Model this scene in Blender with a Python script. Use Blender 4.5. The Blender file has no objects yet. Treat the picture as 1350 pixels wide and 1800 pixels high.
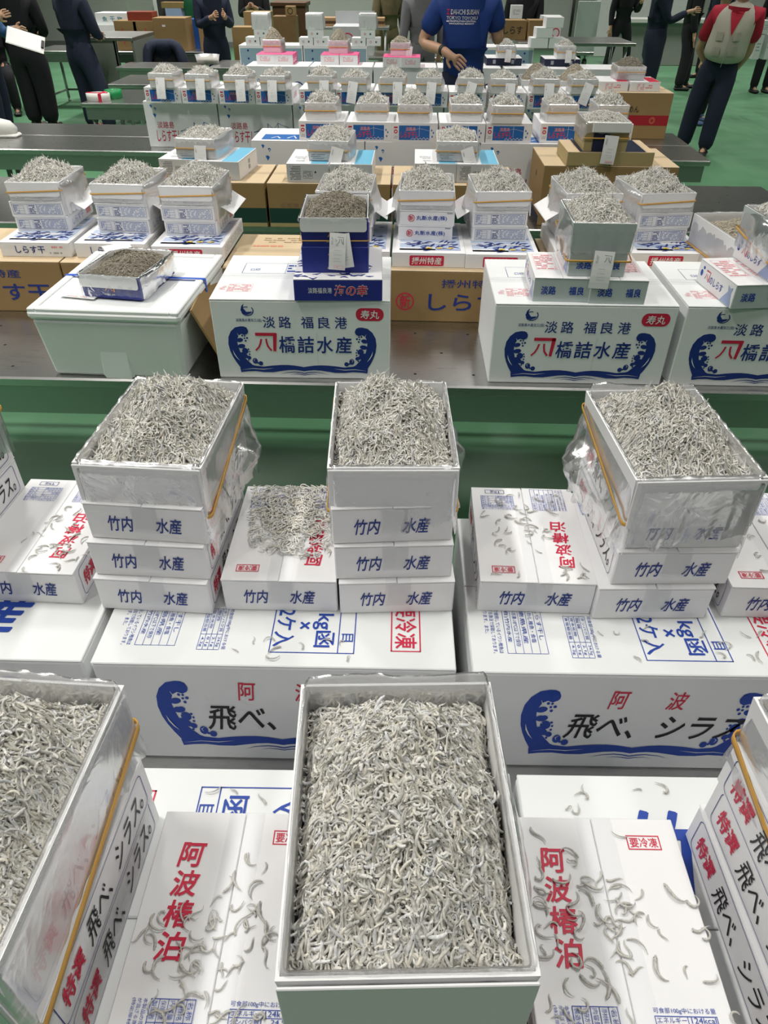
import bpy, bmesh, math, random
import numpy as np
from mathutils import Vector, Matrix
C = bpy.context.scene.collection
SC = bpy.context.scene
R = math.radians

# ---------------------------------------------------------------- camera, light, exposure
FPX, PITCH, ROLL, YAW = 1249.0, R(37.83), R(.33), R(-.96)
CAM = np.array([0, 0, 1.816])
_fw = np.array([math.sin(YAW)*math.cos(PITCH), math.cos(YAW)*math.cos(PITCH), -math.sin(PITCH)])
_r = np.array([math.cos(YAW), -math.sin(YAW), 0.0]); _u = np.cross(_r, _fw)
CR = _r*math.cos(ROLL) + _u*math.sin(ROLL); CU = -_r*math.sin(ROLL) + _u*math.cos(ROLL)
cd = bpy.data.cameras.new('camera'); cam = bpy.data.objects.new('camera', cd); C.objects.link(cam)
cd.sensor_fit = 'VERTICAL'; cd.sensor_height = 36.0; cd.lens = 36.0*FPX/1800; cd.clip_start = .02; cd.clip_end = 100
m4 = Matrix.Identity(4)
for i in range(3):
    m4[i][0], m4[i][1], m4[i][2], m4[i][3] = CR[i], CU[i], -_fw[i], CAM[i]
cam.matrix_world = m4
SC.camera = cam
SC.view_settings.view_transform = 'Standard'; SC.view_settings.look = 'None'
SC.view_settings.exposure = 0.0; SC.view_settings.gamma = 1.0; SC.view_settings.use_curve_mapping = False
wd = bpy.data.worlds.new('world'); SC.world = wd; wd.use_nodes = True
wd.node_tree.nodes['Background'].inputs[0].default_value = (.6, .65, .7, 1)
wd.node_tree.nodes['Background'].inputs[1].default_value = .05
LAMP_W = 49.0
LAMPS = [(x, y) for y in (-2.0, 1.3, 4.6, 8.0, 12.0, 17.0) for x in (-6.0, -2.4, 1.2, 5.0, 9.0)]
for (lx, ly) in LAMPS:
    ld = bpy.data.lights.new('hall_lamp', 'AREA'); ld.shape = 'RECTANGLE'; ld.size = .3; ld.size_y = 1.3
    ld.energy = LAMP_W*(.55 if ly < 0 else 1.0 if ly < 10 else 1.4 if ly < 15 else 2.6)*{-6.0: 1.1, -2.4: 1.65, 1.2: .75, 5.0: .7, 9.0: .9}[lx]; ld.spread = R(125); ld.color = (1.0, .97, .92)
    lo = bpy.data.objects.new('hall_lamp', ld); C.objects.link(lo); lo.location = (lx, ly, 5.6)
CEIL = 6.0

def ray(px, py): return _fw + CR*((px-675)/FPX) + CU*((900-py)/FPX)
def at(px, py, z):                       # the point of the horizontal plane z seen at a pixel of the photo
    d = ray(px, py); return CAM + d*(z-CAM[2])/d[2]
def aty(px, py, y):                      # same for the upright plane at distance y
    d = ray(px, py); return CAM + d*(y-CAM[1])/d[1]

# ---------------------------------------------------------------- materials
MATS = {}
def nt(name):
    m = bpy.data.materials.new(name); m.use_nodes = True; t = m.node_tree
    return m, t, t.nodes['Principled BSDF']
def mat(name, col, rough=.55, metal=0.0, var=.06, scale=12.0, bump=0.0, bscale=60.0, spec=.4, trans=0.0):
    if name in MATS: return MATS[name]
    m, t, b = nt(name); n = t.nodes; L = t.links
    tc = n.new('ShaderNodeTexCoord')
    if var:
        nz = n.new('ShaderNodeTexNoise'); nz.inputs['Scale'].default_value = scale; nz.inputs['Detail'].default_value = 4
        L.new(tc.outputs['Object'], nz.inputs['Vector'])
        mx = n.new('ShaderNodeMix'); mx.data_type = 'RGBA'
        mx.inputs[6].default_value = (*[max(0, c*(1-var)) for c in col], 1); mx.inputs[7].default_value = (*[min(1, c*(1+var)) for c in col], 1)
        L.new(nz.outputs['Fac'], mx.inputs[0]); L.new(mx.outputs[2], b.inputs['Base Color'])
    else: b.inputs['Base Color'].default_value = (*col, 1)
    b.inputs['Roughness'].default_value = rough; b.inputs['Metallic'].default_value = metal
    b.inputs['Specular IOR Level'].default_value = spec
    if trans: b.inputs['Transmission Weight'].default_value = trans
    if bump:
        n2 = n.new('ShaderNodeTexNoise'); n2.inputs['Scale'].default_value = bscale; n2.inputs['Detail'].default_value = 5
        L.new(tc.outputs['Object'], n2.inputs['Vector'])
        bp = n.new('ShaderNodeBump'); bp.inputs['Strength'].default_value = bump; bp.inputs['Distance'].default_value = .01
        L.new(n2.outputs['Fac'], bp.inputs['Height']); L.new(bp.outputs['Normal'], b.inputs['Normal'])
    MATS[name] = m; return m
WHITE = mat('white_card', (.84, .84, .85), .5, var=.03, scale=7, bump=.04, bscale=25)
WHITE2 = mat('white_card_inside', (.86, .86, .86), .45, var=.02)
CARTON = mat('white_corrugated_card', (.80, .82, .82), .55, var=.04, scale=5, bump=.05, bscale=14)
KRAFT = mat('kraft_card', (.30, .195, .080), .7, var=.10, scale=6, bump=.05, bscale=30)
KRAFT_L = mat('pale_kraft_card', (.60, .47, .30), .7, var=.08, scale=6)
BLUE = mat('blue_ink', (.012, .055, .36), .5, var=.05)
DBLUE = mat('dark_blue_ink', (.010, .032, .22), .5, var=.05)
RED = mat('red_ink', (.60, .018, .06), .5, var=.05)
PINKRED = mat('pale_red_ink', (.78, .33, .36), .5, var=.05)
BLACK = mat('black_ink', (.012, .012, .014), .5, var=0)
GREYINK = mat('grey_ink', (.33, .35, .37), .6, var=0)
PALEBLUE = mat('pale_blue_ink', (.33, .40, .62), .5, var=.05)
WINK = mat('white_ink', (.85, .85, .84), .5, var=0)
YELLOW = mat('yellow_ink', (.80, .58, .07), .5, var=.05)
ORANGE = mat('orange_ink', (.85, .36, .16), .5, var=.05)
NAVY = mat('navy_card', (.012, .018, .05), .45, var=.05)
ROYAL = mat('royal_blue_card', (.018, .030, .25), .38, var=.08, scale=8)
SKY = mat('sky_blue_card', (.16, .48, .68), .45, var=.05)
PALECART = mat('pale_blue_card', (.28, .42, .50), .5, var=.05)
PINKCARD = mat('pink_card', (.80, .12, .30), .5, var=.05)
TAN = mat('tan_card', (.42, .34, .16), .5, var=.06)
GREENC = mat('dark_green_ink', (.008, .05, .035), .6, var=.05)
DARKRED = mat('dark_red_ink', (.36, .012, .02), .6, var=.05)
LABELBLUE = mat('label_blue', (.015, .14, .46), .4, var=.15, scale=20)
FOAM = mat('styrofoam', (.83, .86, .85), .6, var=.03, bump=.12, bscale=220)
PAPER = mat('paper', (.80, .81, .80), .6, var=.02)
GREYCARD = mat('grey_card', (.55, .57, .58), .55, var=.04)
def steel(name, base, rough):
    m, t, b = nt(name); n = t.nodes; L = t.links
    tc = n.new('ShaderNodeTexCoord'); mp = n.new('ShaderNodeMapping'); mp.inputs['Scale'].default_value = (3.0, 90, 90)
    nz = n.new('ShaderNodeTexNoise'); nz.inputs['Scale'].default_value = 3; nz.inputs['Detail'].default_value = 6
    L.new(tc.outputs['Object'], mp.inputs['Vector']); L.new(mp.outputs['Vector'], nz.inputs['Vector'])
    rm = n.new('ShaderNodeMapRange'); rm.inputs[3].default_value = rough*.9; rm.inputs[4].default_value = rough*1.12
    L.new(nz.outputs['Fac'], rm.inputs[0]); L.new(rm.outputs[0], b.inputs['Roughness'])
    bp = n.new('ShaderNodeBump'); bp.inputs['Strength'].default_value = .006; bp.inputs['Distance'].default_value = .001
    L.new(nz.outputs['Fac'], bp.inputs['Height']); L.new(bp.outputs['Normal'], b.inputs['Normal'])
    b.inputs['Base Color'].default_value = (*base, 1); b.inputs['Metallic'].default_value = 1.0
    MATS[name] = m; return m
STEEL = steel('stainless_steel', (.50, .50, .49), .28)
STEELD = steel('dull_steel', (.40, .41, .40), .40)
HOLE = mat('drain_hole', (.01, .01, .01), .8, var=0)
def plastic(name, fac, tint, bs=45.0, spec=.75, rough=.24, bump=.35):
    m = bpy.data.materials.new(name); m.use_nodes = True; t = m.node_tree; n = t.nodes; L = t.links
    n.remove(n['Principled BSDF']); out = n['Material Output']
    tc = n.new('ShaderNodeTexCoord'); nz = n.new('ShaderNodeTexNoise'); nz.inputs['Scale'].default_value = bs; nz.inputs['Detail'].default_value = 3
    nz.inputs['Distortion'].default_value = 1.2
    L.new(tc.outputs['Object'], nz.inputs['Vector'])
    bp = n.new('ShaderNodeBump'); bp.inputs['Strength'].default_value = bump; bp.inputs['Distance'].default_value = .006
    L.new(nz.outputs['Fac'], bp.inputs['Height'])
    tr = n.new('ShaderNodeBsdfTransparent'); tr.inputs[0].default_value = (.97, .975, .98, 1)
    df = n.new('ShaderNodeBsdfDiffuse'); df.inputs[0].default_value = (*tint, 1)
    tl = n.new('ShaderNodeBsdfTranslucent'); tl.inputs[0].default_value = (*tint, 1)
    gl = n.new('ShaderNodeBsdfGlossy'); gl.inputs['Roughness'].default_value = rough
    for s in (df, gl): L.new(bp.outputs['Normal'], s.inputs['Normal'])
    m1 = n.new('ShaderNodeMixShader'); m1.inputs[0].default_value = .5; L.new(df.outputs[0], m1.inputs[1]); L.new(tl.outputs[0], m1.inputs[2])
    m2 = n.new('ShaderNodeMixShader'); m2.inputs[0].default_value = fac; L.new(tr.outputs[0], m2.inputs[1]); L.new(m1.outputs[0], m2.inputs[2])
    fr = n.new('ShaderNodeFresnel'); fr.inputs['IOR'].default_value = 1.45; L.new(bp.outputs['Normal'], fr.inputs['Normal'])
    ad = n.new('ShaderNodeMath'); ad.operation = 'MULTIPLY'; ad.inputs[1].default_value = spec; L.new(fr.outputs[0], ad.inputs[0])
    m3 = n.new('ShaderNodeMixShader'); L.new(ad.outputs[0], m3.inputs[0]); L.new(m2.outputs[0], m3.inputs[1]); L.new(gl.outputs[0], m3.inputs[2])
    L.new(m3.outputs[0], out.inputs['Surface']); MATS[name] = m; return m
BAG = plastic('clear_plastic_film', .30, (.86, .86, .87), 16, .65, .2, .4)
BAGM = plastic('milky_plastic_film', .55, (.86, .86, .87), 30, .6, .3)
CLEAR = plastic('thin_clear_film', .10, (.86, .86, .87), 40, .8, .18, .3)
TAPE = plastic('packing_tape', .05, (.8, .8, .78), 10, .35, .25, .05)
BAND = mat('amber_rubber', (.66, .36, .07), .4, var=.08)
def fishmat(name, cols, rough=.38):
    m, t, b = nt(name); n = t.nodes; L = t.links
    g = n.new('ShaderNodeNewGeometry'); cr = n.new('ShaderNodeValToRGB'); e = cr.color_ramp.elements
    while len(e) < len(cols): e.new(.5)
    for i, c in enumerate(cols): e[i].position = i/(len(cols)-1); e[i].color = (*c, 1)
    L.new(g.outputs['Random Per Island'], cr.inputs[0])
    tc = n.new('ShaderNodeTexCoord'); nz = n.new('ShaderNodeTexNoise'); nz.inputs['Scale'].default_value = 380; nz.inputs['Detail'].default_value = 2
    L.new(tc.outputs['Object'], nz.inputs['Vector'])
    mp = n.new('ShaderNodeMapRange'); mp.inputs[1].default_value = .3; mp.inputs[2].default_value = .7; mp.inputs[3].default_value = .72; mp.inputs[4].default_value = 1.1
    L.new(nz.outputs['Fac'], mp.inputs[0])
    mx = n.new('ShaderNodeVectorMath'); mx.operation = 'SCALE'; L.new(cr.outputs[0], mx.inputs[0]); L.new(mp.outputs[0], mx.inputs['Scale'])
    L.new(mx.outputs[0], b.inputs['Base Color']); b.inputs['Roughness'].default_value = rough
    b.inputs['Subsurface Weight'].default_value = 0.0; b.inputs['Specular IOR Level'].default_value = .5
    MATS[name] = m; return m
FISH = fishmat('pale_whitebait', [(.80, .78, .71), (.68, .66, .59), (.86, .85, .81), (.76, .72, .61), (.81, .82, .83), (.62, .61, .57)])
FISHL = fishmat('translucent_grey_whitebait', [(.55, .53, .47), (.42, .40, .35), (.62, .61, .57), (.48, .45, .38)])
FISHB = fishmat('beige_whitebait', [(.60, .54, .42), (.48, .43, .33), (.66, .61, .50), (.54, .47, .36)])
FISHD = fishmat('grey_brown_whitebait', [(.36, .32, .25), (.28, .25, .19), (.44, .40, .32), (.31, .28, .22)])
EYE = mat('fish_eye', (.02, .02, .025), .3, var=0)
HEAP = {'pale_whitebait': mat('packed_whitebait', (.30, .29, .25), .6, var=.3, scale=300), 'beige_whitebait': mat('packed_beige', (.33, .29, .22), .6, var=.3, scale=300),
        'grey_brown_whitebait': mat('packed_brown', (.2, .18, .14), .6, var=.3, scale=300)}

# ---------------------------------------------------------------- mesh builder
class MB:
    def __init__(s): s.v = []; s.f = []; s.i = []; s.m = []; s.sm = []
    def slot(s, m):
        if m not in s.m: s.m.append(m)
        return s.m.index(m)
    def add(s, vs, fs, m, smooth=False):
        o = len(s.v); k = s.slot(m)
        s.v.extend([tuple(map(float, p)) for p in vs])
        for f in fs: s.f.append(tuple(o+j for j in f)); s.i.append(k); s.sm.append(smooth)
        return s
    def box(s, x0, x1, y0, y1, z0, z1, m, M=None):
        vs = [(x, y, z) for z in (z0, z1) for y in (y0, y1) for x in (x0, x1)]
        if M is not None: vs = [M @ Vector(p) for p in vs]
        return s.add(vs, [(0, 2, 3, 1), (4, 5, 7, 6), (0, 1, 5, 4), (1, 3, 7, 5), (3, 2, 6, 7), (2, 0, 4, 6)], m)
    def bbox(s, x0, x1, y0, y1, z0, z1, m, r=.002, M=None, taper=1.0):
        r = min(r, (x1-x0)*.45, (y1-y0)*.45, (z1-z0)*.45); vs = []; idx = {}
        lo, hi = (x0, y0, z0), (x1, y1, z1)
        for c in range(8):
            b = (c & 1, c >> 1 & 1, c >> 2 & 1)
            for a in range(3):
                p = [(hi[k] if b[k] else lo[k]) + ((-r if b[k] else r) if k != a else 0) for k in range(3)]
                idx[c, a] = len(vs); vs.append(p)
        fs = []
        for a in range(3):
            k1, k2 = (a+1) % 3, (a+2) % 3
            for sgn in (0, 1):
                q = [sgn << a | i << k1 | j << k2 for i, j in ((0, 0), (1, 0), (1, 1), (0, 1))]
                f = [idx[c, a] for c in q]; fs.append(f if sgn else f[::-1])
            for i in (0, 1):
                for j in (0, 1):
                    c0 = i << k1 | j << k2; c1 = c0 | 1 << a
                    f = [idx[c0, k1], idx[c1, k1], idx[c1, k2], idx[c0, k2]]; fs.append(f if i == j else f[::-1])
        for c in range(8):
            f = [idx[c, 0], idx[c, 1], idx[c, 2]]; fs.append(f if bin(c).count('1') % 2 else f[::-1])
        if taper != 1.0:
            cx, cy = (x0+x1)/2, (y0+y1)/2
            vs = [(cx+(p[0]-cx)*(taper+(1-taper)*(p[2]-z0)/(z1-z0)), cy+(p[1]-cy)*(taper+(1-taper)*(p[2]-z0)/(z1-z0)), p[2]) for p in vs]
        if M is not None: vs = [M @ Vector(p) for p in vs]
        return s.add(vs, fs, m)
    def tube(s, pts, rad, m, sides=10, caps=True, smooth=True):
        pts = [Vector(p) for p in pts]; n = len(pts); vs = []; fs = []
        rs = rad if isinstance(rad, (list, tuple)) else [rad]*n
        prev = None
        for i, p in enumerate(pts):
            t = (pts[min(i+1, n-1)]-pts[max(i-1, 0)]).normalized()
            if prev is None: a = t.orthogonal().normalized()
            else: a = (prev - t*prev.dot(t)).normalized()
            prev = a; b = t.cross(a)
            for k in range(sides):
                th = 2*math.pi*k/sides; vs.append(p + (a*math.cos(th)+b*math.sin(th))*rs[i])
        for i in range(n-1):
            for k in range(sides):
                j = (k+1) % sides; fs.append((i*sides+k, i*sides+j, (i+1)*sides+j, (i+1)*sides+k))
        if caps: fs += [tuple(range(sides-1, -1, -1)), tuple((n-1)*sides+k for k in range(sides))]
        return s.add(vs, fs, m, smooth)
    def lathe(s, prof, m, n=24, c=(0, 0, 0), sx=1, sy=1):
        vs = []; fs = []
        for r, z in prof:
            for k in range(n): th = 2*math.pi*k/n; vs.append((c[0]+r*sx*math.cos(th), c[1]+r*sy*math.sin(th), c[2]+z))
        for i in range(len(prof)-1):
            for k in range(n): j = (k+1) % n; fs.append((i*n+k, i*n+j, (i+1)*n+j, (i+1)*n+k))
        return s.add(vs, fs, m, True)
    # ---- printing on a face F = (origin, eu, ev, normal)
    def pp(s, F, pts, m, eps=.0006):
        o, eu, ev, n = F; P = [o+eu*p[0]+ev*p[1]+n*eps for p in pts]
        return s.add(P, [tuple(range(len(P)))], m)
    def poly(s, F, pts, m, eps=.0006):
        from mathutils.geometry import tessellate_polygon
        o, eu, ev, n = F; P = [o+eu*p[0]+ev*p[1]+n*eps for p in pts]
        return s.add(P, [tuple(t) for t in tessellate_polygon([[Vector((p[0], p[1], 0)) for p in pts]])], m)
    def rect(s, F, u0, v0, u1, v1, m, eps=.0006): return s.pp(F, [(u0, v0), (u1, v0), (u1, v1), (u0, v1)], m, eps)
    def frame(s, F, u0, v0, u1, v1, m, t=.0012, eps=.0006):
        s.rect(F, u0, v0, u1, v0+t, m, eps); s.rect(F, u0, v1-t, u1, v1, m, eps); s.rect(F, u0, v0, u0+t, v1, m, eps); s.rect(F, u1-t, v0, u1, v1, m, eps)
    def ell(s, F, u, v, ru, rv, m, eps=.0006, n=16): return s.pp(F, [(u+ru*math.cos(2*math.pi*k/n), v+rv*math.sin(2*math.pi*k/n)) for k in range(n)], m, eps)
    def ring(s, F, u, v, ru, rv, t, m, eps=.0006, n=28, a0=0.0, a1=360.0):
        a = [R(a0+(a1-a0)*k/n) for k in range(n+1)]
        s.line(F, [(u+ru*math.cos(x), v+rv*math.sin(x)) for x in a], t, m, eps)
    def line(s, F, pts, t, m, eps=.0006):
        o, eu, ev, n = F; vs = []; N = len(pts)
        for i, p in enumerate(pts):
            a, b = pts[max(i-1, 0)], pts[min(i+1, N-1)]; dx, dy = b[0]-a[0], b[1]-a[1]; d = math.hypot(dx, dy) or 1
            w = t[i] if isinstance(t, (list, tuple)) else t
            for sg in (1, -1): vs.append(o+eu*(p[0]-dy/d*w/2*sg)+ev*(p[1]+dx/d*w/2*sg)+n*eps)
        return s.add(vs, [(2*i+1, 2*i+3, 2*i+2, 2*i) for i in range(N-1)], m)
    def rrect(s, F, u0, v0, u1, v1, r, m, eps=.0006, line=0):
        pts = []
        for cx, cy, a in ((u1-r, v0+r, -90), (u1-r, v1-r, 0), (u0+r, v1-r, 90), (u0+r, v0+r, 180)):
            for k in range(6): th = R(a+18*k); pts.append((cx+r*math.cos(th), cy+r*math.sin(th)))
        if line: return s.line(F, pts+[pts[0]], line, m, eps)
        return s.pp(F, pts, m, eps)
    def text(s, F, txt, u0, v0, u1, v1, m, bold=0.0, shear=0.0, eps=.0009, vertical=False):
        if vertical:
            n = len(txt); hh = (v1-v0)/n
            for i, ch in enumerate(txt): s.text(F, ch, u0, v1-hh*(i+.94), u1, v1-hh*(i+.06), m, bold, shear, eps)
            return s
        o, eu, ev, n = F
        if bold > .013:                       # heavy brush writing: the glyph printed several times, slightly shifted
            d = (bold-.010)*min(v1-v0, (u1-u0))*.55
            for k, (a, b) in enumerate(((-d, 0), (d, 0), (0, -d), (0, d))): s.text(F, txt, u0+d+a, v0+d+b, u1-d+a, v1-d+b, m, .010, shear, eps+.00002*k)
            return s
        P, fs = glyphs(txt, bold, shear)
        vs = [o+eu*(u0+(u1-u0)*p[0])+ev*(v0+(v1-v0)*p[1])+n*eps for p in P]
        return s.add(vs, fs, m)
    def micro(s, F, u0, v0, u1, v1, m, rows, rng, t=.45, eps=.0006, fill=.8):     # rows of print too small to read
        h = (v1-v0)/rows
        for i in range(rows):
            u = u0; v = v1-h*(i+.5)
            while u < u1-.001:
                w = min(h*rng.uniform(.5, 1.6), u1-u)
                if rng.random() < fill: s.rect(F, u, v-h*t/2, u+w*.86, v+h*t/2, m, eps)
                u += w
    def build(s, name, parent=None, loc=None, rz=0.0):
        me = bpy.data.meshes.new(name); me.from_pydata(s.v, [], s.f)
        for m in s.m: me.materials.append(m)
        me.polygons.foreach_set('material_index', s.i); me.polygons.foreach_set('use_smooth', s.sm); me.update()
        o = bpy.data.objects.new(name, me); C.objects.link(o)
        if parent is not None: o.parent = parent
        if loc is not None: o.location = loc
        o.rotation_euler.z = rz
        return o
_gc = {}
def glyphs(txt, bold, shear):
    k = (txt, bold, shear)
    if k in _gc: return _gc[k]
    cu = bpy.data.curves.new('glyph', 'FONT'); cu.body = txt; cu.resolution_u = 3; cu.offset = bold; cu.shear = shear; cu.fill_mode = 'FRONT'
    ob = bpy.data.objects.new('glyph', cu); C.objects.link(ob); bpy.context.view_layer.update()
    me = ob.evaluated_get(bpy.context.evaluated_depsgraph_get()).to_mesh()
    P = np.array([v.co[:2] for v in me.vertices]); fs = [tuple(p.vertices) for p in me.polygons]
    bpy.data.objects.remove(ob); bpy.data.curves.remove(cu)
    lo, hi = P.min(0), P.max(0); P = (P-lo)/np.maximum(hi-lo, 1e-6)
    _gc[k] = ([tuple(p) for p in P], fs); return _gc[k]
def face(o, eu, ev): eu, ev = Vector(eu), Vector(ev); return (Vector(o), eu, ev, eu.cross(ev))
def F_front(w, l, h): return face((-w/2, -l/2, 0), (1, 0, 0), (0, 0, 1))
def F_right(w, l, h): return face((w/2, -l/2, 0), (0, 1, 0), (0, 0, 1))
def F_left(w, l, h): return face((-w/2, l/2, 0), (0, -1, 0), (0, 0, 1))
def F_back(w, l, h): return face((w/2, l/2, 0), (-1, 0, 0), (0, 0, 1))
def F_top(w, l, h): return face((-w/2, -l/2, h), (1, 0, 0), (0, 1, 0))
def F_top180(w, l, h): return face((w/2, l/2, h), (-1, 0, 0), (0, -1, 0))
def rot_cw(F, u, v): return (F[0]+F[1]*u+F[2]*v, -F[2], F[1], F[3])      # text running down the face, letter tops to the right

# ---------------------------------------------------------------- objects
def tag(o, label, cat, group=None, kind=None):
    o['label'] = label; o['category'] = cat
    if group: o['group'] = group
    if kind: o['kind'] = kind
    return o
def thing(name, label, cat, loc=(0, 0, 0), rz=0.0, group=None):
    o = bpy.data.objects.new(name, None); C.objects.link(o); o.empty_display_size = .05
    o.location = loc; o.rotation_euler = (0, 0, rz); return tag(o, label, cat, group)
def dup(root, loc, rz, label, group=None, name=None):
    r = root.copy(); C.objects.link(r); r.location = loc; r.rotation_euler = (0, 0, rz); r['label'] = label
    if name: r.name = name
    if group: r['group'] = group
    for ch in list(root.children):
        c = ch.copy(); C.objects.link(c); c.parent = r
        for g in ch.children:
            d = g.copy(); C.objects.link(d); d.parent = c
    return r
def struct(name, mb):
    o = mb.build(name); o['kind'] = 'structure'; return o
def seat(l, r, z, depth, yaw=None, dz=0.0):
    """where a thing stands whose lower front edge runs between two points of the support plane z"""
    a, b = at(*l, z), at(*r, z); d = b-a; y = math.atan2(d[1], d[0]) if yaw is None else yaw
    mid = (a+b)/2; return (mid[0]-math.sin(y)*depth/2, mid[1]+math.cos(y)*depth/2, z+dz), y
ORD = ['first', 'second', 'third', 'fourth', 'fifth', 'sixth', 'seventh', 'eighth', 'ninth', 'tenth', 'eleventh', 'twelfth']
RNG = random.Random(7)

# ---------------------------------------------------------------- whitebait
def fish_arrays(P0, hfun, L, r, segs, sides, rng, curl=2.2, lim=None, lift=(-.003, .002), tilt=.25):
    n = len(P0); t = np.linspace(0, 1, segs+1)
    Li = L*rng.uniform(.65, 1.2, n); a0 = rng.uniform(0, 2*np.pi, n)
    k1 = rng.normal(0, curl, n); k1 += np.sign(k1)*curl*.35; k2 = rng.normal(0, curl*1.1, n)
    ang = a0[:, None]+k1[:, None]*(t-.5)+k2[:, None]*(t-.5)**2*2
    st = (Li/segs)[:, None]
    dx = np.cos(ang)*st; dy = np.sin(ang)*st
    x = np.cumsum(dx, 1)-dx[:, :1]; y = np.cumsum(dy, 1)-dy[:, :1]
    x = x-x.mean(1, keepdims=True)+P0[:, :1]; y = y-y.mean(1, keepdims=True)+P0[:, 1:2]
    if lim: x = np.clip(x, -lim[0], lim[0]); y = np.clip(y, -lim[1], lim[1])
    tl = rng.normal(0, tilt, n)[:, None]*(t-.5)*Li[:, None]; bow = rng.uniform(-.1, .35, n)[:, None]*np.sin(np.pi*t)*Li[:, None]*.35
    z = hfun(x, y)+rng.uniform(lift[0], lift[1], n)[:, None]+tl+bow
    P = np.stack([x, y, z], -1)
    T = np.gradient(P, axis=1); T /= np.linalg.norm(T, axis=-1, keepdims=True)+1e-12
    up = np.array([0, 0, 1.0])+rng.normal(0, .25, (n, 1, 3)); S = np.cross(T, up); S /= np.linalg.norm(S, axis=-1, keepdims=True)+1e-12
    U = np.cross(S, T)
    prof = np.interp(t, [0, .05, .16, .4, .75, 1], [.45, .85, 1.0, .92, .62, .18])
    ri = (r*rng.uniform(.75, 1.25, n))[:, None]*prof
    th = np.arange(sides)*2*np.pi/sides
    V = P[:, :, None, :]+ri[:, :, None, None]*(np.cos(th)[None, None, :, None]*S[:, :, None, :]+np.sin(th)[None, None, :, None]*U[:, :, None, :]*.9)
    V = V.reshape(-1, 3)
    i, k = np.meshgrid(np.arange(segs), np.arange(sides), indexing='ij'); k1_ = (k+1) % sides
    q = np.stack([i*sides+k, i*sides+k1_, (i+1)*sides+k1_, (i+1)*sides+k], -1).reshape(-1, 4)
    Q = (q[None]+(np.arange(n)*(segs+1)*sides)[:, None, None]).reshape(-1, 4)
    e = 1; E = P[:, e] + 0; return V, Q, (P[:, 1], S[:, 1], U[:, 1], ri[:, 1])
def np_mesh(name, parts):
    """parts: list of (V, faces Nx3/4, material, smooth)"""
    me = bpy.data.meshes.new(name); Vs = np.concatenate([p[0] for p in parts]); me.vertices.add(len(Vs)); me.vertices.foreach_set('co', Vs.astype(np.float32).ravel())
    loops = []; starts = []; tot = []; mi = []; sm = []; off = 0; ls = 0
    for k, (V, Fc, m, s) in enumerate(parts):
        me.materials.append(m); c = Fc.shape[1]; loops.append((Fc+off).ravel()); n = len(Fc)
        starts.append(ls+np.arange(n)*c); tot.append(np.full(n, c)); mi.append(np.full(n, k)); sm.append(np.full(n, s)); off += len(V); ls += n*c
    lp = np.concatenate(loops); me.loops.add(len(lp)); me.loops.foreach_set('vertex_index', lp.astype(np.int32))
    st = np.concatenate(starts); me.polygons.add(len(st)); me.polygons.foreach_set('loop_start', st.astype(np.int32)); me.polygons.foreach_set('loop_total', np.concatenate(tot).astype(np.int32))
    me.polygons.foreach_set('material_index', np.concatenate(mi).astype(np.int32)); me.polygons.foreach_set('use_smooth', np.concatenate(sm).astype(bool))
    me.update(calc_edges=True); me.validate(); return me
def eyes(info, keep, rng):
    P, S, U, r = info; o = np.array([[1, 0, 0], [-1, 0, 0], [0, 1, 0], [0, -1, 0], [0, 0, 1], [0, 0, -1]], float)
    f = np.array([[0, 2, 4], [2, 1, 4], [1, 3, 4], [3, 0, 4], [2, 0, 5], [1, 2, 5], [3, 1, 5], [0, 3, 5]])
    idx = np.where(rng.random(len(P)) < keep)[0]; Vs = []; Fs = []; k = 0
    for sg in (1, -1):
        c = P[idx]+S[idx]*(r[idx]*.8*sg)[:, None]+U[idx]*(r[idx]*.4)[:, None]
        Vs.append((c[:, None, :]+o[None]*(r[idx]*.38)[:, None, None]).reshape(-1, 3))
        Fs.append((f[None]+(np.arange(len(idx))*6+k)[:, None, None]).reshape(-1, 3)); k += len(idx)*6
    return np.concatenate(Vs), np.concatenate(Fs)
def pile_mesh(name, w, l, edge_h, peak_h, n, L, r, segs, sides, seed, m, peak=(0, .1), p=2.2, rough=.006, eye=0.0, out=0.0, lift=(-.004, .003), tilt=.3):
    """a heap in a box: height at the walls, height of the crest, crest position (fractions)"""
    rng = np.random.default_rng(seed); hx, hy = w/2, l/2; ph = rng.uniform(0, 6.28, 8); fr = rng.uniform(25, 75, (8, 2))/max(w/.18, .6)
    def h(x, y):
        u = np.clip(np.abs(x/hx-peak[0]*(1-np.abs(x/hx))), 0, 1.0); v = np.clip(np.abs(y/hy-peak[1]*(1-np.abs(y/hy))), 0, 1.0)
        s = (1-u**p)*(1-v**p); z = edge_h+(peak_h-edge_h)*s**.8
        for i in range(8): z = z+rough*.28*np.sin(fr[i, 0]*x+ph[i])*np.cos(fr[i, 1]*y+ph[i]*1.7)
        return z
    g = 30; X, Y = np.meshgrid(np.linspace(-hx, hx, g), np.linspace(-hy, hy, g)); Z = h(X, Y)-r*2.6
    HV = np.stack([X, Y, Z], -1).reshape(-1, 3); i, j = np.meshgrid(np.arange(g-1), np.arange(g-1), indexing='ij')
    HF = np.stack([i*g+j, i*g+j+1, (i+1)*g+j+1, (i+1)*g+j], -1).reshape(-1, 4)
    P0 = np.stack([rng.uniform(-hx, hx, n), rng.uniform(-hy, hy, n)], -1)
    V, Q, info = fish_arrays(P0, h, L, r, segs, sides, rng, lim=(hx+out, hy+out), lift=lift, tilt=tilt)
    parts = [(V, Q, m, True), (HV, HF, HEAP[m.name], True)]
    if eye: ev, ef = eyes(info, eye, rng); parts.append((ev, ef, EYE, False))
    return np_mesh(name, parts)
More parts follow.
